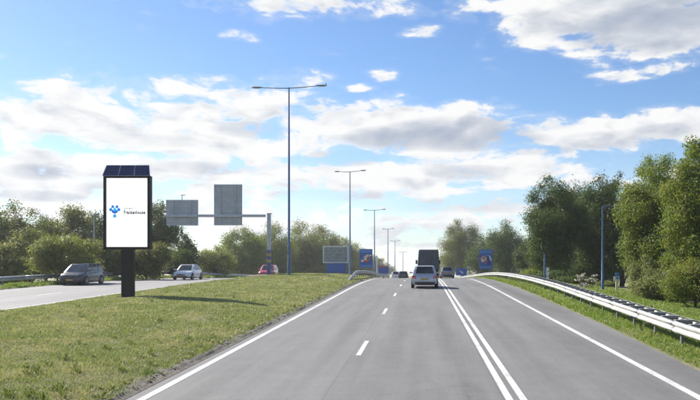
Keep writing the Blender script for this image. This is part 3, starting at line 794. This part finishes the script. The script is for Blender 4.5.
# ------------------------------------------------------------------ billboard
def text_mesh(body, size, shear=0, bold=0):
    c = bpy.data.curves.new('text', 'FONT'); c.body = body; c.size = size; c.shear = shear; c.offset = bold; c.resolution_u = 3; c.space_character = 1.10; c.extrude = .001
    o = bpy.data.objects.new('text', c); COL.objects.link(o)
    me = bpy.data.meshes.new_from_object(o.evaluated_get(bpy.context.evaluated_depsgraph_get()))
    bpy.data.objects.remove(o); return me
def billboard():
    Z = 40.8; u = Z / 770; x = W(127, Z); gz = float(H(x, Z))
    t = thing('billboard', 'tall white digital billboard on a black column with solar panels on top', 'billboard', (x, Z, gz))
    zz = lambda py: ZT(py, Z) - gz
    w = 46.5 * u; z0, z1 = zz(249.5), zz(175.5)
    b = MB(); b.box((0, .16, (z0 - .3) / 2 ), (12 * u, .30, z0 + .3 - .004)); b.build('column', M['blackm'], t, bevel=.015)
    b = MB(); b.box((0, .16, .0), (12 * u + .3, .6, .08)); b.build('base_plate', M['blackm'], t, bevel=.01)
    b = MB(); b.box((0, .20, (z0 + z1) / 2), (w - .02, .30, z1 - z0 - .02)); b.build('housing', M['black'], t, bevel=.02)
    fw = 2.6 * u; b = MB(); F = .0
    b.box((-w / 2 + fw / 2, F, (z0 + z1) / 2), (fw, .14, z1 - z0)); b.box((w / 2 - fw / 2, F, (z0 + z1) / 2), (fw, .14, z1 - z0))
    b.box((0, F, z0 + fw / 2), (w - 2 * fw, .14, fw)); b.box((0, F, z1 - fw / 2), (w - 2 * fw, .14, fw)); b.build('frame', M['black'], t, bevel=.012)
    b = MB(); b.box((0, .03, (z0 + z1) / 2), (w - 2 * fw - .006, .02, z1 - z0 - 2 * fw - .006)); d = b.build('display', M['screen'], t)
    def dots(name, lst, m, dy):
        b = MB()
        for px, py, r, sx, sz in lst: b.disc(((px - 127) * u, .02 - .002 - dy, zz(py)), r * u, 20, 'Y', sx, sz)
        return b.build(name, m, d)
    # emblem: two small heads, two side lobes, a cup below and a drop under it
    k = .045; q = lambda a, c: (106 + a * k, 202 + c * k)
    def pt(a, c, r, sx=1, sz=1): p = q(a, c); return (p[0], p[1], r * k, sx, sz)
    dots('emblem', [pt(146, 108, 36, .9, 1.1), pt(240, 108, 36, .9, 1.1), pt(105, 170, 36, 1.1, 1), pt(280, 170, 36, 1.1, 1)], M['logo1'], .001)
    dots('emblem', [pt(160, 165, 48), pt(226, 165, 48)], M['logo2'], .0025)
    dots('emblem', [pt(192, 215, 62, 1.1, .62)], M['logo3'], .004)
    dots('emblem', [pt(192, 192, 60, .75, .3)], M['logo2'], .0055)
    dots('emblem', [pt(152, 150, 17), pt(232, 150, 17)], M['screen'], .007)
    dots('emblem', [pt(192, 310, 42, 1, 1)], M['logo2'], .004)
    b = MB(); a = q(180, 255); c = q(204, 300); b.quad(((a[0] - 127) * u, .017, zz(a[1])), ((c[0] - 127) * u, .017, zz(a[1])), ((c[0] - 127) * u, .017, zz(c[1])), ((a[0] - 127) * u, .017, zz(c[1]))); b.build('emblem', M['logo2'], d)
    def words(txt, px, py, wpx, size, m, bold, shear=0):
        me = text_mesh(txt, size * u, shear, bold)
        xs = [v.co.x for v in me.vertices]; s = wpx * u / (max(xs) - min(xs))
        for v in me.vertices: v.co = (v.co.x * s, v.co.z, v.co.y)
        me.materials.clear(); me.materials.append(m); put('lettering', me, d, ((px - 127) * u, .0155, zz(py)))
    words('Frankenhouse', 123.6, 214.0, 21.5, 5.2, M['ink'], .0125)
    words('project', 123.9, 209.4, 8.6, 3.4, M['ink2'], .005)
    # steep solar roof of three panels, the outer two cut to a slant
    zb, zt = zz(176.0), zz(165.2); dep = .24; hb, ht_ = 47.6 * u / 2, 43.0 * u / 2; length = math.hypot(dep, zt - zb); sl = math.atan2(zt - zb, dep)
    xb = [-hb, -hb / 3, hb / 3, hb]; xt = [-ht_, -ht_ / 3, ht_ / 3, ht_]; gp = .012
    for i in range(3):
        c = [(xb[i] + gp, -length / 2), (xb[i + 1] - gp, -length / 2), (xt[i + 1] - gp, length / 2), (xt[i] + gp, length / 2)]
        me = MB(); me.loft([[(x_, y_, -.02) for x_, y_ in c], [(x_, y_, .015) for x_, y_ in c]]); o = me.build('solar_panel', M['solar'], t)
        o.location = (0, -.10 + dep / 2, (zb + zt) / 2); o.rotation_euler = (sl, 0, 0)
        f = MB()
        for k_ in range(4):
            a, e = Vector((*c[k_], .016)), Vector((*c[(k_ + 1) % 4], .016)); f.tube([a, e], .014, 4)
        f.build('frame', M['solarf'], o)
    b = MB()
    for sx in (-1, 1):
        X = sx * (ht_ - .15); n0 = len(b.v)
        for dx in (-.02, .02): b.v += [(X + dx, .02, z1 + .003), (X + dx, .34, z1 + .003), (X + dx, .20, zt - .06), (X + dx, .15, zt - .06)]
        b.f += [tuple(n0 + i for i in (0, 1, 2, 3)), tuple(n0 + i for i in (7, 6, 5, 4))] + [tuple(n0 + i for i in (j, (j + 1) % 4, (j + 1) % 4 + 4, j + 4)) for j in range(4)]
    b.build('roof_bracket', M['black'], t)
billboard()

# ------------------------------------------------------------------ gantry
def gantry():
    Z = 77; u = Z / 770; x = W(269, Z); gz = float(H(x, Z)); zz = lambda py: ZT(py, Z) - gz
    t = thing('sign_gantry', 'grey cantilever sign gantry with a blue and yellow banded foot', 'gantry', (x, Z, gz))
    b = MB(); b.box((0, 0, (zz(213.8) + zz(250)) / 2), (3.4 * u, .36, zz(213.8) - zz(250))); b.build('post', M['gantry'], t, bevel=.02)
    b = MB(); b.box((0, 0, (zz(250) - .4) / 2), (3.7 * u, .40, zz(250) + .4 - .003)); b.build('post_foot', M['gblue'], t, bevel=.02)
    for py in (254.8, 261): MB().box((0, 0, zz(py)), (3.9 * u, .43, 2.6 * u)).build('yellow_band', M['gyel'], t)
    MB().box((0, 0, .02), (.9, .9, .10)).build('base_plate', M['galvd'], t, bevel=.02)
    b = MB(); b.box(((165 - 269) / 2 * u - .002 - 1.7 * u, 0, zz(215.8)), ((104 - 3.4) * u, .30, 2.6 * u)); b.build('beam', M['gantry'], t, bevel=.02)
    MB().box((.05, 0, zz(213.8) + .02), (4.2 * u, .44, .05)).build('cap', M['galvd'], t)
    def sign(x0, x1, y0, y1, n):
        cx = ((x0 + x1) / 2 - 269) * u; cz = (zz(y0) + zz(y1)) / 2
        w, h = (x1 - x0) * u, (y1 - y0) * u
        p = MB().box((cx, .32, cz), (w, .05, h)).build('sign_panel', M['signback'], t, bevel=.015)
        for i in range(n): MB().box((cx, .27, cz - h / 2 + h * (i + .5) / n), (w - .06, .045, .07)).build('stiffener', M['rib'], p)
        for s in (-1, 1): MB().box((cx + s * w * .28, .205, cz), (.09, .08, h - .1)).build('mounting_rail', M['gantry'], p)
        for s in (-1, 1): MB().box((cx + s * (w / 2 + .012), .30, cz), (.022, .09, h)).build('edge_trim', M['rib'], p)
    sign(213.6, 241.2, 184, 225.2, 8); sign(165.5, 197, 199.5, 225.4, 5)
    # low earth mound grown round the foot
    b = MB(); g = random.Random(5); n0 = 0; ks = 18; rings = []
    for rr, hh in ((1.7, -.08), (1.2, .04), (.7, .10), (.3, .12)):
        rings.append([(rr * math.cos(6.283 * i / ks) * (1.2 + .2 * g.random()) - .2, rr * math.sin(6.283 * i / ks) * (.8 + .2 * g.random()), hh + .05 * g.random()) for i in range(ks)])
    b.loft(rings); o = b.build('earth_mound', M['soil'], None, smooth=70, loc=(x, Z, gz)); structure(o)
gantry()

# ------------------------------------------------------------------ boards beside the road
def board(name, label, cat, px0, px1, py0, py1, Z, m, rz=0, legs=2, group=None, frame=None, legm=None, t_=.05):
    u = Z / 770; x = W((px0 + px1) / 2, Z); gz = float(H(x, Z)); w, h = (px1 - px0) * u, (py1 - py0) * u
    z0, z1 = ZT(py1, Z) - gz, ZT(py0, Z) - gz
    t = thing(name, label, cat, (x, Z, gz), rz, group)
    p = MB().box((0, 0, (z0 + z1) / 2), (w, t_, z1 - z0)).build('panel', m, t, bevel=.01)
    for s in ((-1, 1) if legs == 2 else (0,)): MB().box((s * w * .32, .07, (z1 - .05 - .3) / 2), (.08, .08, z1 - .05 + .3)).build('leg', legm or M['galvd'], t)
    if frame:
        fw = 1.1 * u; b = MB()
        for s in (-1, 1): b.box((s * (w / 2 - fw / 2), -.03, (z0 + z1) / 2), (fw, .08, h))
        for s in (-1, 1): b.box((0, -.03, (z0 + z1) / 2 + s * (h / 2 - fw / 2)), (w - 2 * fw, .08, fw))
        b.build('frame', frame, t)
    return t, p, w, h, z0, z1
def poster_print(p, w, h, z0, flip):
    g = random.Random(31 if flip else 17); lay = [0]
    def blob(cx, cz, rx, rz, m, n=11):
        lay[0] += 1; y = -.028 - .0012 * lay[0]
        MB().quad(*[(w * (cx + rx * math.cos(6.283 * i / n) * g.uniform(.7, 1.15)), y, z0 + h * (cz + rz * math.sin(6.283 * i / n) * g.uniform(.7, 1.15))) for i in range(n)]).build('print', m, p)
    def band(x0, x1, y0, y1, m, sk=0):
        lay[0] += 1; y = -.028 - .0012 * lay[0]
        MB().quad((w * x0, y, z0 + h * y0), (w * x1, y, z0 + h * y0), (w * (x1 + sk), y, z0 + h * y1), (w * (x0 + sk), y, z0 + h * y1)).build('print', m, p)
    band(-.47, .47, .80, .97, M['sblue2']); band(-.47, .47, .03, .14, M['sblue2'])
    if flip:
        blob(-.14, .50, .26, .19, M['scream']); blob(-.16, .56, .15, .10, M['sorange']); blob(-.05, .36, .16, .07, M['sred']); blob(-.22, .42, .08, .06, M['swhite'])
        band(.16, .38, .22, .68, M['sblue3'], -.1); band(.34, .45, .42, .70, M['swhite'], -.14); blob(.10, .70, .16, .05, M['sblue2'])
    else:
        blob(.08, .52, .24, .20, M['sorange']); blob(-.06, .50, .15, .15, M['scream']); blob(.10, .64, .12, .07, M['scream']); blob(.04, .34, .22, .06, M['sred']); blob(.16, .48, .08, .09, M['sblue3'])
        band(-.38, -.2, .30, .42, M['swhite']); band(.25, .42, .62, .70, M['swhite'])
PG = 'blue poster boards on both sides of the road'
t, p, w, h, z0, z1 = board('poster_board', 'blue poster board with an orange and white picture left of the road', 'poster', 359.5, 372.5, 249, 267.5, 106, M['sblue'], group=PG); poster_print(p, w, h, z0, False)
t, p, w, h, z0, z1 = board('poster_board', 'blue poster board with a pale figure right of the road behind the guardrail', 'poster', 479.3, 492.5, 249.5, 269, 106, M['sblue'], group=PG); poster_print(p, w, h, z0, True)
def framed():
    t, p, w, h, z0, z1 = board('road_sign', 'white framed sign seen from behind on the central reservation', 'road sign', 323, 348.5, 246, 263, 95, M['swire'], frame=M['swhite'])
    for i in range(4): MB().box((0, -.045, z0 + h * (i + 1) / 5), (w - .32, .03, .05)).build('stiffener', M['poleg'], t)
    board('road_sign', 'low blue board under the white framed sign on the central reservation', 'road sign', 326.5, 346, 263.5, 273, 94.4, M['sblue'])
framed()
def arrow_board(px0, px1, py0, py1, Z, lab, rot):
    t, p, w, h, z0, z1 = board('arrow_board', lab, 'road sign', px0, px1, py0, py1, Z, M['sblue'], legs=1)
    c = Vector((0, -.031, (z0 + z1) / 2)); r = h * .34; b = MB()
    def rp(a, q): return (c.x + a * math.cos(rot) - q * math.sin(rot), c.y, c.z + a * math.sin(rot) + q * math.cos(rot))
    b.quad(rp(-r, -.12 * r), rp(.25 * r, -.12 * r), rp(.25 * r, .14 * r), rp(-r, .14 * r)); b.quad(rp(.2 * r, -.5 * r), rp(r, 0), rp(.2 * r, .5 * r)); b.build('arrow', M['swhite'], p)
arrow_board(456, 466.5, 268.3, 275.5, 125, 'small blue arrow board at the far end of the right guardrail', math.radians(-30))
t, p, w, h, z0, z1 = board('road_sign', 'small blue board with a red top strip left of the road, beyond the left poster', 'road sign', 378.5, 388.5, 266, 273.5, 125, M['sblue'], legs=1)
MB().box((0, -.03, z1 - h * .12), (w * .7, .012, h * .2)).build('red_strip', M['sred'], p)
t = thing('sign_post', 'white post with short arm right of the left blue poster', 'sign post', (W(377, 108), 108, float(H(W(377, 108), 108))))
zt = ZT(256, 108) - t.location.z
MB().tube([(0, 0, -.2), (0, 0, zt)], .07, 8).build('post', M['swhite'], t); MB().tube([(0, 0, zt - .06), (-.5, 0, zt - .02)], .05, 8).build('arm', M['swhite'], t)
def markers():
    Z = 68; x = W(544.6, Z); gz = float(H(x, Z)); u = Z / 770; t = thing('marker_post', 'blue marker post with three white plates behind the right guardrail', 'marker post', (x, Z, gz))
    h = ZT(254, Z) - gz; MB().tube([(0, 0, -.2), (0, 0, h * .55), (0, 0, h)], [.085, .085, .06], 8).build('post', M['pole'], t, smooth=40)
    for py in (269.3, 273.8, 278.2): MB().box((3 * u, -.02, ZT(py, Z) - gz), (3 * u, .04, 3.4 * u)).build('plate', M['swhite'], t)
    MB().box((1.2 * u, 0, ZT(269, Z) - gz), (2.6 * u, .035, .04)).build('bracket', M['galvd'], t)
    MB().tube([(3.0 * u, .03, -.2), (3.0 * u, .03, ZT(268, Z) - gz)], .03, 6).build('plate_post', M['poleg'], t)
    Z = 56; x = W(616.7, Z); gz = float(H(x, Z)); u = Z / 770; t = thing('marker_post', 'short marker post with round blue top and white plate right of the small lamp post', 'marker post', (x, Z, gz))
    z = lambda py: ZT(py, Z) - gz
    MB().box((0, 0, (z(280) - .2) / 2), (2.0 * u, .08, z(280) + .2)).build('post', M['lcream'], t)
    b = MB(); b.box((-.03, -.03, z(278.6)), (5.2 * u, .05, 4.2 * u)); b.build('plate', M['swhite'], t, bevel=.01)
    b = MB(); b.box((.03, -.06, z(278.2)), (2.5 * u, .012, 2.2 * u)); b.build('plate_print', M['sblue2'], t)
    b = MB(); b.disc((.04, -.01, z(274.3)), 2.1 * u, 16); b.disc((.04, .03, z(274.3)), 2.1 * u, 16); n = len(b.v) - 32
    for i in range(16): j = (i + 1) % 16; b.f.append((n + i, n + j, n + 16 + j, n + 16 + i))
    b.build('round_sign', M['sblue2'], t)
    Z = 46.4; x = -17.35; gz = float(H(x, Z)); t = thing('marker_post', 'small grey marker post at the road edge right of the billboard column', 'marker post', (x, Z, gz))
    MB().box((0, 0, .2), (.10, .06, .75)).build('post', M['poleg'], t, bevel=.015); MB().box((0, -.033, .42), (.08, .012, .14)).build('reflector', M['swhite'], t)
markers()
def hogweed(px, Z, pyt, lab, seed):
    g = random.Random(seed); x = W(px, Z); gz = float(H(x, Z)); h = ZT(pyt, Z) - gz
    t = thing('flowering_plant', lab, 'plant', (x, Z, gz), 0, 'pale flowering plants behind the right guardrail'); st = MB(); fl = MB()
    for i in range(7):
        a = g.uniform(0, 6.28); r = g.uniform(.0, .38); hh = h * g.uniform(.35, 1) if i else h
        e = (r * math.cos(a), r * math.sin(a), hh); st.tube([(e[0] * .2, e[1] * .2, -.05), (e[0] * .6, e[1] * .6, hh * .6), e], [.02, .016, .008], 5)
        for k in range(16):
            q = Vector((g.gauss(0, .09), g.gauss(0, .09), g.gauss(0, .05))) + Vector(e); s = .045
            n = Vector((g.gauss(0, 1), g.gauss(0, 1), 1.2)).normalized(); A = n.orthogonal() * s; B = n.cross(A)
            fl.quad(q + A, q + B, q - A, q - B)
    st.build('stems', M['stem'], t); fl.build('flowers', M['flower'], t)
hogweed(581, 60, 274, 'pale flowering plant left of the small blue lamp post', 1); hogweed(591.5, 61, 275, 'smaller pale flowering plant close to the small blue lamp post', 2); hogweed(584, 58, 283, 'low pale flowering plant just above the guardrail', 3)

# ------------------------------------------------------------------ vehicles
WHEEL = {}
def wheel(t, x, y, r, wd):
    key = (r, wd)
    if key not in WHEEL:
        b = MB(); prof = [(-wd / 2, r * .62), (-wd / 2, r * .9), (-wd * .36, r), (wd * .36, r), (wd / 2, r * .9), (wd / 2, r * .62)]
        b.loft([[(px, pr * math.cos(6.2832 * i / 20), pr * math.sin(6.2832 * i / 20)) for i in range(20)] for px, pr in prof]); tm = b.mesh('wheel', M['tyre'], 35)
        b = MB()
        for s in (-1, 1):
            b.disc((s * (wd / 2 + .002), 0, 0), r * .2, 10, 'X')
            for k in range(5):
                a = 6.2832 * k / 5; c, q = math.cos(a), math.sin(a); xx = s * (wd / 2 + .004)
                f = lambda u, v: (xx, u * c - v * q, u * q + v * c)
                b.quad(f(r * .1, -r * .11), f(r * .62, -r * .07), f(r * .62, r * .07), f(r * .1, r * .11))
            for k in range(20):
                a, e = 6.2832 * k / 20, 6.2832 * (k + 1) / 20; xx = s * (wd / 2 + .003)
                b.quad((xx, r * .56 * math.cos(a), r * .56 * math.sin(a)), (xx, r * .66 * math.cos(a), r * .66 * math.sin(a)), (xx, r * .66 * math.cos(e), r * .66 * math.sin(e)), (xx, r * .56 * math.cos(e), r * .56 * math.sin(e)))
        WHEEL[key] = (tm, b.mesh('rim', M['rim'], fix=False))
    tm, rm = WHEEL[key]; o = put('wheel', tm, t, (x, y, r)); put('rim', rm, o); return o
def interp(tab, s): return float(np.interp(s, [q[0] for q in tab], [q[1] for q in tab]))
def car(name, label, X, Y, face, paint, L=4.3, Wd=1.78, Ht=1.48, kind='hatch', group=None, rz=0):
    """length along local Y, front at +Y"""
    gz = float(P(Y)); sl = float(_slope(np.array([Y]))[0])
    t = thing(name, label, 'car', (X, Y, gz), 0, group); t.rotation_euler = (math.atan(sl) * (1 if face > 0 else -1), 0, (0 if face > 0 else math.pi) + rz)
    hw = Wd / 2; gc = .17
    belt = Ht * .60
    hood = {'hatch': .56, 'mpv': .61, 'sedan': .55}[kind] * Ht
    # body stations: y, half width, bottom, top
    f, r_ = L / 2, -L / 2
    if kind == 'sedan':
        st = [(r_, .78, .36, belt * .82), (r_ + .08, .90, .24, belt * .98), (r_ + .6, .97, .2, belt * 1.03), (0, 1, .17, belt), (f - 1.35, 1, .17, belt * .98), (f - .75, .97, .19, hood * .98), (f - .25, .90, .22, hood * .86), (f - .06, .80, .26, hood * .72), (f, .70, .34, hood * .62)]
        roof = (r_ + .42, r_ + 1.35, f - 2.05, f - 1.12)
    elif kind == 'mpv':
        st = [(r_, .84, .36, belt * .92), (r_ + .07, .93, .26, belt * 1.0), (r_ + .6, .98, .2, belt), (0, 1, .17, belt), (f - 1.1, 1, .17, belt * .99), (f - .6, .97, .19, hood * .94), (f - .2, .9, .22, hood * .84), (f - .05, .80, .26, hood * .70), (f, .70, .34, hood * .60)]
        roof = (r_ + .10, r_ + .62, f - 1.85, f - .74)
    else:
        st = [(r_, .82, .36, belt * .90), (r_ + .07, .93, .26, belt * .99), (r_ + .6, .98, .2, belt), (0, 1, .17, belt), (f - 1.2, 1, .17, belt * .98), (f - .65, .97, .19, hood * .96), (f - .22, .9, .22, hood * .86), (f - .05, .80, .26, hood * .70), (f, .70, .34, hood * .60)]
        roof = (r_ + .10, r_ + .50, f - 1.95, f - .98)
    sec = []
    for (y, w, b0, tp) in st:
        w *= hw; h = tp - b0
        half = [(w * .80, b0), (w * .97, b0 + h * .10), (w * .995, b0 + h * .35), (w, b0 + h * .58), (w * .965, b0 + h * .80), (w * .91, b0 + h * .95), (w * .80, b0 + h * 1.0), (w * .40, b0 + h * 1.02)]
        sec.append([(x, y, z) for x, z in half] + [(-x, y, z) for x, z in reversed(half)])
    b = MB(); b.loft(sec)
    # cabin
    def cab(y0, y1, w, z):
        n = []
        c = .12
        for (sx, sy) in ((1, 1), (1, 0), (-1, 0), (-1, 1)): pass
        return [(w, y0 + .05, z), (w, y1 - .10, z), (w * .82, y1, z), (-w * .82, y1, z), (-w, y1 - .10, z), (-w, y0 + .05, z), (-w * .88, y0, z), (w * .88, y0, z)]
    wb, wr = hw * .90, hw * .70; zr = Ht
    q = lambda a, c, s: a + (c - a) * s
    levels = [(0, belt - .04), (.5, q(belt, zr, .52)), (.85, q(belt, zr, .88)), (1.0, q(belt, zr, .975))]
    rings = [cab(q(roof[0], roof[1], s ** 1.15), q(roof[3], roof[2], s ** .95), q(wb, wr, s ** 1.35), z) for s, z in levels]
    rings.append(cab(roof[1] + .22, roof[2] - .28, wr * .80, zr))
    b.loft(rings)
    body = b.build('body', paint, t, smooth=38)
    # panes laid just proud of the cabin skin
    def skin(s, side, v):
        y0, y1 = q(roof[0], roof[1], s ** 1.15), q(roof[3], roof[2], s ** .95); w = q(wb, wr, s ** 1.35); z = float(np.interp(s, [l[0] for l in levels], [l[1] for l in levels]))
        if side == 'F': return Vector((w * .82 * v, y1, z)) + Vector((0, .008, .006))
        if side == 'R': return Vector((w * .88 * v, y0, z)) + Vector((0, -.008, .004))
        return Vector((side * w, y0 + .05 + (y1 - .15 - y0) * v, z)) + Vector((side * .008, 0, .003))
    def pane(name, side, v0, v1, s0=.12, s1=.92, m=M['glass'], sl=(0, 0)):
        b = MB(); n = 4
        for i in range(n + 1):
            s = s0 + (s1 - s0) * i / n; b.v += [tuple(skin(s, side, v0 + sl[0] * i / n)), tuple(skin(s, side, v1 + sl[1] * i / n))]
        b.f = [(2 * i, 2 * i + 1, 2 * i + 3, 2 * i + 2) for i in range(n)]
        return b.build(name, m, t, smooth=50)
    pane('windscreen', 'F', -.95, .95, .06, .95); pane('rear_window', 'R', -.88, .88, .20, .90)
    for s in (-1, 1):
        pane('side_window', s, .08, .33 if kind != 'mpv' else .30, .16, .90); pane('side_window', s, .36, .64, .14, .90); pane('side_window', s, .67, .965, .14, .90)
    wr_ = .315 if kind != 'mpv' else .33
    yf, yb = f - .84, r_ + .80
    for s in (-1, 1):
        for y in (yf, yb):
            MB().disc((s * (hw * .999 + .004), y, wr_ + .02), wr_ * 1.17, 20, 'X').build('wheel_arch', M['trim'], t)
            wheel(t, s * (hw - .085), y, wr_, .20)
    # lights, plates, bumpers, mirrors
    for s in (-1, 1):
        b = MB(); zl = hood * .76
        b.loft([[(s * hw * .50, f - .035, zl - .06), (s * hw * .76, f - .12, zl - .04), (s * hw * .86, f - .28, zl + .07), (s * hw * .66, f - .16, zl + .07)], [(s * hw * .50, f - .10, zl - .06), (s * hw * .76, f - .2, zl - .04), (s * hw * .86, f - .4, zl + .07), (s * hw * .66, f - .3, zl + .07)]])
        b.build('headlight', M['hl'], t)
        b = MB(); zl = belt * .80
        b.loft([[(s * hw * .62, r_ - .012, zl - .07), (s * hw * .90, r_ + .02, zl - .07), (s * hw * .95, r_ + .06, zl + .13), (s * hw * .70, r_ - .004, zl + .13)], [(s * hw * .62, r_ + .1, zl - .07), (s * hw * .97, r_ + .22, zl - .07), (s * hw * .985, r_ + .26, zl + .12), (s * hw * .70, r_ + .1, zl + .13)]])
        b.build('tail_light', M['red'], t)
        b = MB(); b.loft([[(s * (hw * .93), f - 1.35, belt + .05), (s * (hw * .93), f - 1.35, belt + .13), (s * (hw * .93), f - 1.24, belt + .13), (s * (hw * .93), f - 1.24, belt + .05)], [(s * (hw + .17), f - 1.34, belt + .03), (s * (hw + .17), f - 1.34, belt + .16), (s * (hw + .15), f - 1.22, belt + .15), (s * (hw + .15), f - 1.22, belt + .04)]])
        b.build('mirror', paint, t)
    b = MB(); b.box((0, r_ - .03, .36), (Wd * .74, .10, .15)); b.build('rear_bumper', M['trim'], t, bevel=.03)
    b = MB(); b.box((0, f - .015, .30), (Wd * .66, .08, .13)); b.build('front_bumper', M['trim'], t, bevel=.03)
    b = MB(); b.box((0, f - .02, hood * .60), (Wd * .46, .06, .10)); b.build('grille', M['trim'], t, bevel=.02)
    MB().box((0, f + .032, .40), (.52, .012, .11)).build('number_plate', M['plate'], t)
    MB().box((0, r_ - .025, belt * .70), (.52, .02, .12)).build('number_plate', M['plate'], t)
    if kind != 'sedan': MB().box((0, roof[1] - .02, Ht * .975), (wr * 1.5, .22, .03)).build('spoiler', paint, t, bevel=.01)
    return t
CG = 'cars coming down the left carriageway'
car('people_carrier', 'dark grey people carrier driving towards the camera on the left carriageway', W(82.5, 59), 59, -1, M['cdark'], 4.35, 1.82, 1.62, 'mpv', CG, rz=0)
car('car', 'white car driving towards the camera on the left carriageway, below the smaller gantry sign', W(188, 75), 75, -1, M['cwhite'], 4.5, 1.80, 1.46, 'sedan', CG)
car('car', 'red car half hidden behind the foot of the gantry post', W(268.5, 90), 90, -1, M['cred'], 4.2, 1.74, 1.56, 'hatch', CG)
RGp = 'cars ahead on the right carriageway'
car('car', 'silver hatchback seen from behind in the middle lane, following the dark lorry', W(424.6, 54), 54, 1, M['csilver'], 4.1, 1.80, 1.52, 'hatch', RGp)
car('car', 'small dark car far ahead on the road beyond the crest', W(403.5, 138), 138, 1, M['cblack'], 4.3, 1.78, 1.46, 'hatch', RGp)
car('car', 'grey blue car beyond the crest in the right lane, just right of the lorry', W(447, 103), 103, 1, M['cblue'], 4.4, 1.76, 1.5, 'mpv', RGp)
car('van', 'distant white van beyond the crest at the left road edge', W(396, 175), 175, 1, M['cwhite'], 4.6, 1.85, 2.0, 'mpv', RGp)
def lorry():
    Y = 88; X = W(428.6, Y) ; gz = float(P(Y)); t = thing('lorry', 'dark box lorry seen from behind, just ahead of the silver car', 'lorry', (X, Y, gz))
    ht = ZT(249.6, Y) - gz; zb = .95; L = 7.0
    def ring(y, w0, w1, z1): return [(w0, y, zb), (w0 * .995, y, zb + .5), (w1, y, z1 - .12), (w1 - .12, y, z1), (-w1 + .12, y, z1), (-w1, y, z1 - .12), (-w0 * .995, y, zb + .5), (-w0, y, zb)]
    b = MB(); b.loft([ring(0, 1.27, 1.13, ht), ring(L, 1.27, 1.13, ht)]); b.build('box_body', M['tarp'], t, smooth=20)
    for s in (-1, 1):
        b = MB(); b.box((s * .56, -.03, (zb + ht) / 2 - .02), (1.06, .05, ht - zb - .28)); d = b.build('rear_door', M['tarp'], t, bevel=.02)
        for dx in (.18, .42): MB().tube([(s * dx, -.075, zb + .1), (s * dx, -.075, ht - .25)], .02, 6).build('locking_bar', M['tframe'], d)
    MB().box((0, L / 2, .78), (.9, L + 2, .26)).build('chassis', M['tframe'], t)
    MB().box((0, -.05, .62), (2.3, .12, .16)).build('rear_bumper', M['tframe'], t, bevel=.02)
    b = MB(); b.loft([[(x * k, y, z) for x, z in ((1.15, .55), (1.15, 1.6), (1.08, 2.5), (.9, 2.62), (-.9, 2.62), (-1.08, 2.5), (-1.15, 1.6), (-1.15, .55))] for y, k in ((L + .15, 1), (L + 1.5, 1), (L + 1.85, .95))]); b.build('cab', M['cblack'], t, smooth=25)
    MB().box((0, L + 1.80, 1.95), (1.9, .12, .8)).build('windscreen', M['glass'], t)
    for s in (-1, 1):
        for y in (1.3, L + .8): wheel(t, s * 1.02, y, .46, .28)
        MB().box((s * 1.0, -.125, .66), (.36, .03, .12)).build('tail_light', M['red'], t)
        b = MB(); b.box((s * 1.44, L + 1.5, 1.98), (.24, .12, .5)); b.box((s * 1.2, L + 1.52, 2.0), (.26, .04, .04)); b.build('mirror', M['trim'], t, bevel=.02)
        MB().box((s * 1.0, 1.95, .52), (.34, .03, .5)).build('mudflap', M['trim'], t)
    MB().box((0, -.12, .62), (.52, .02, .11)).build('number_plate', M['plate'], t)
lorry()
print('tris', sum(len(o.data.loop_triangles) or sum(len(p.vertices) - 2 for p in o.data.polygons) if False else len(o.data.polygons) for o in bpy.data.objects if o.type == 'MESH'))
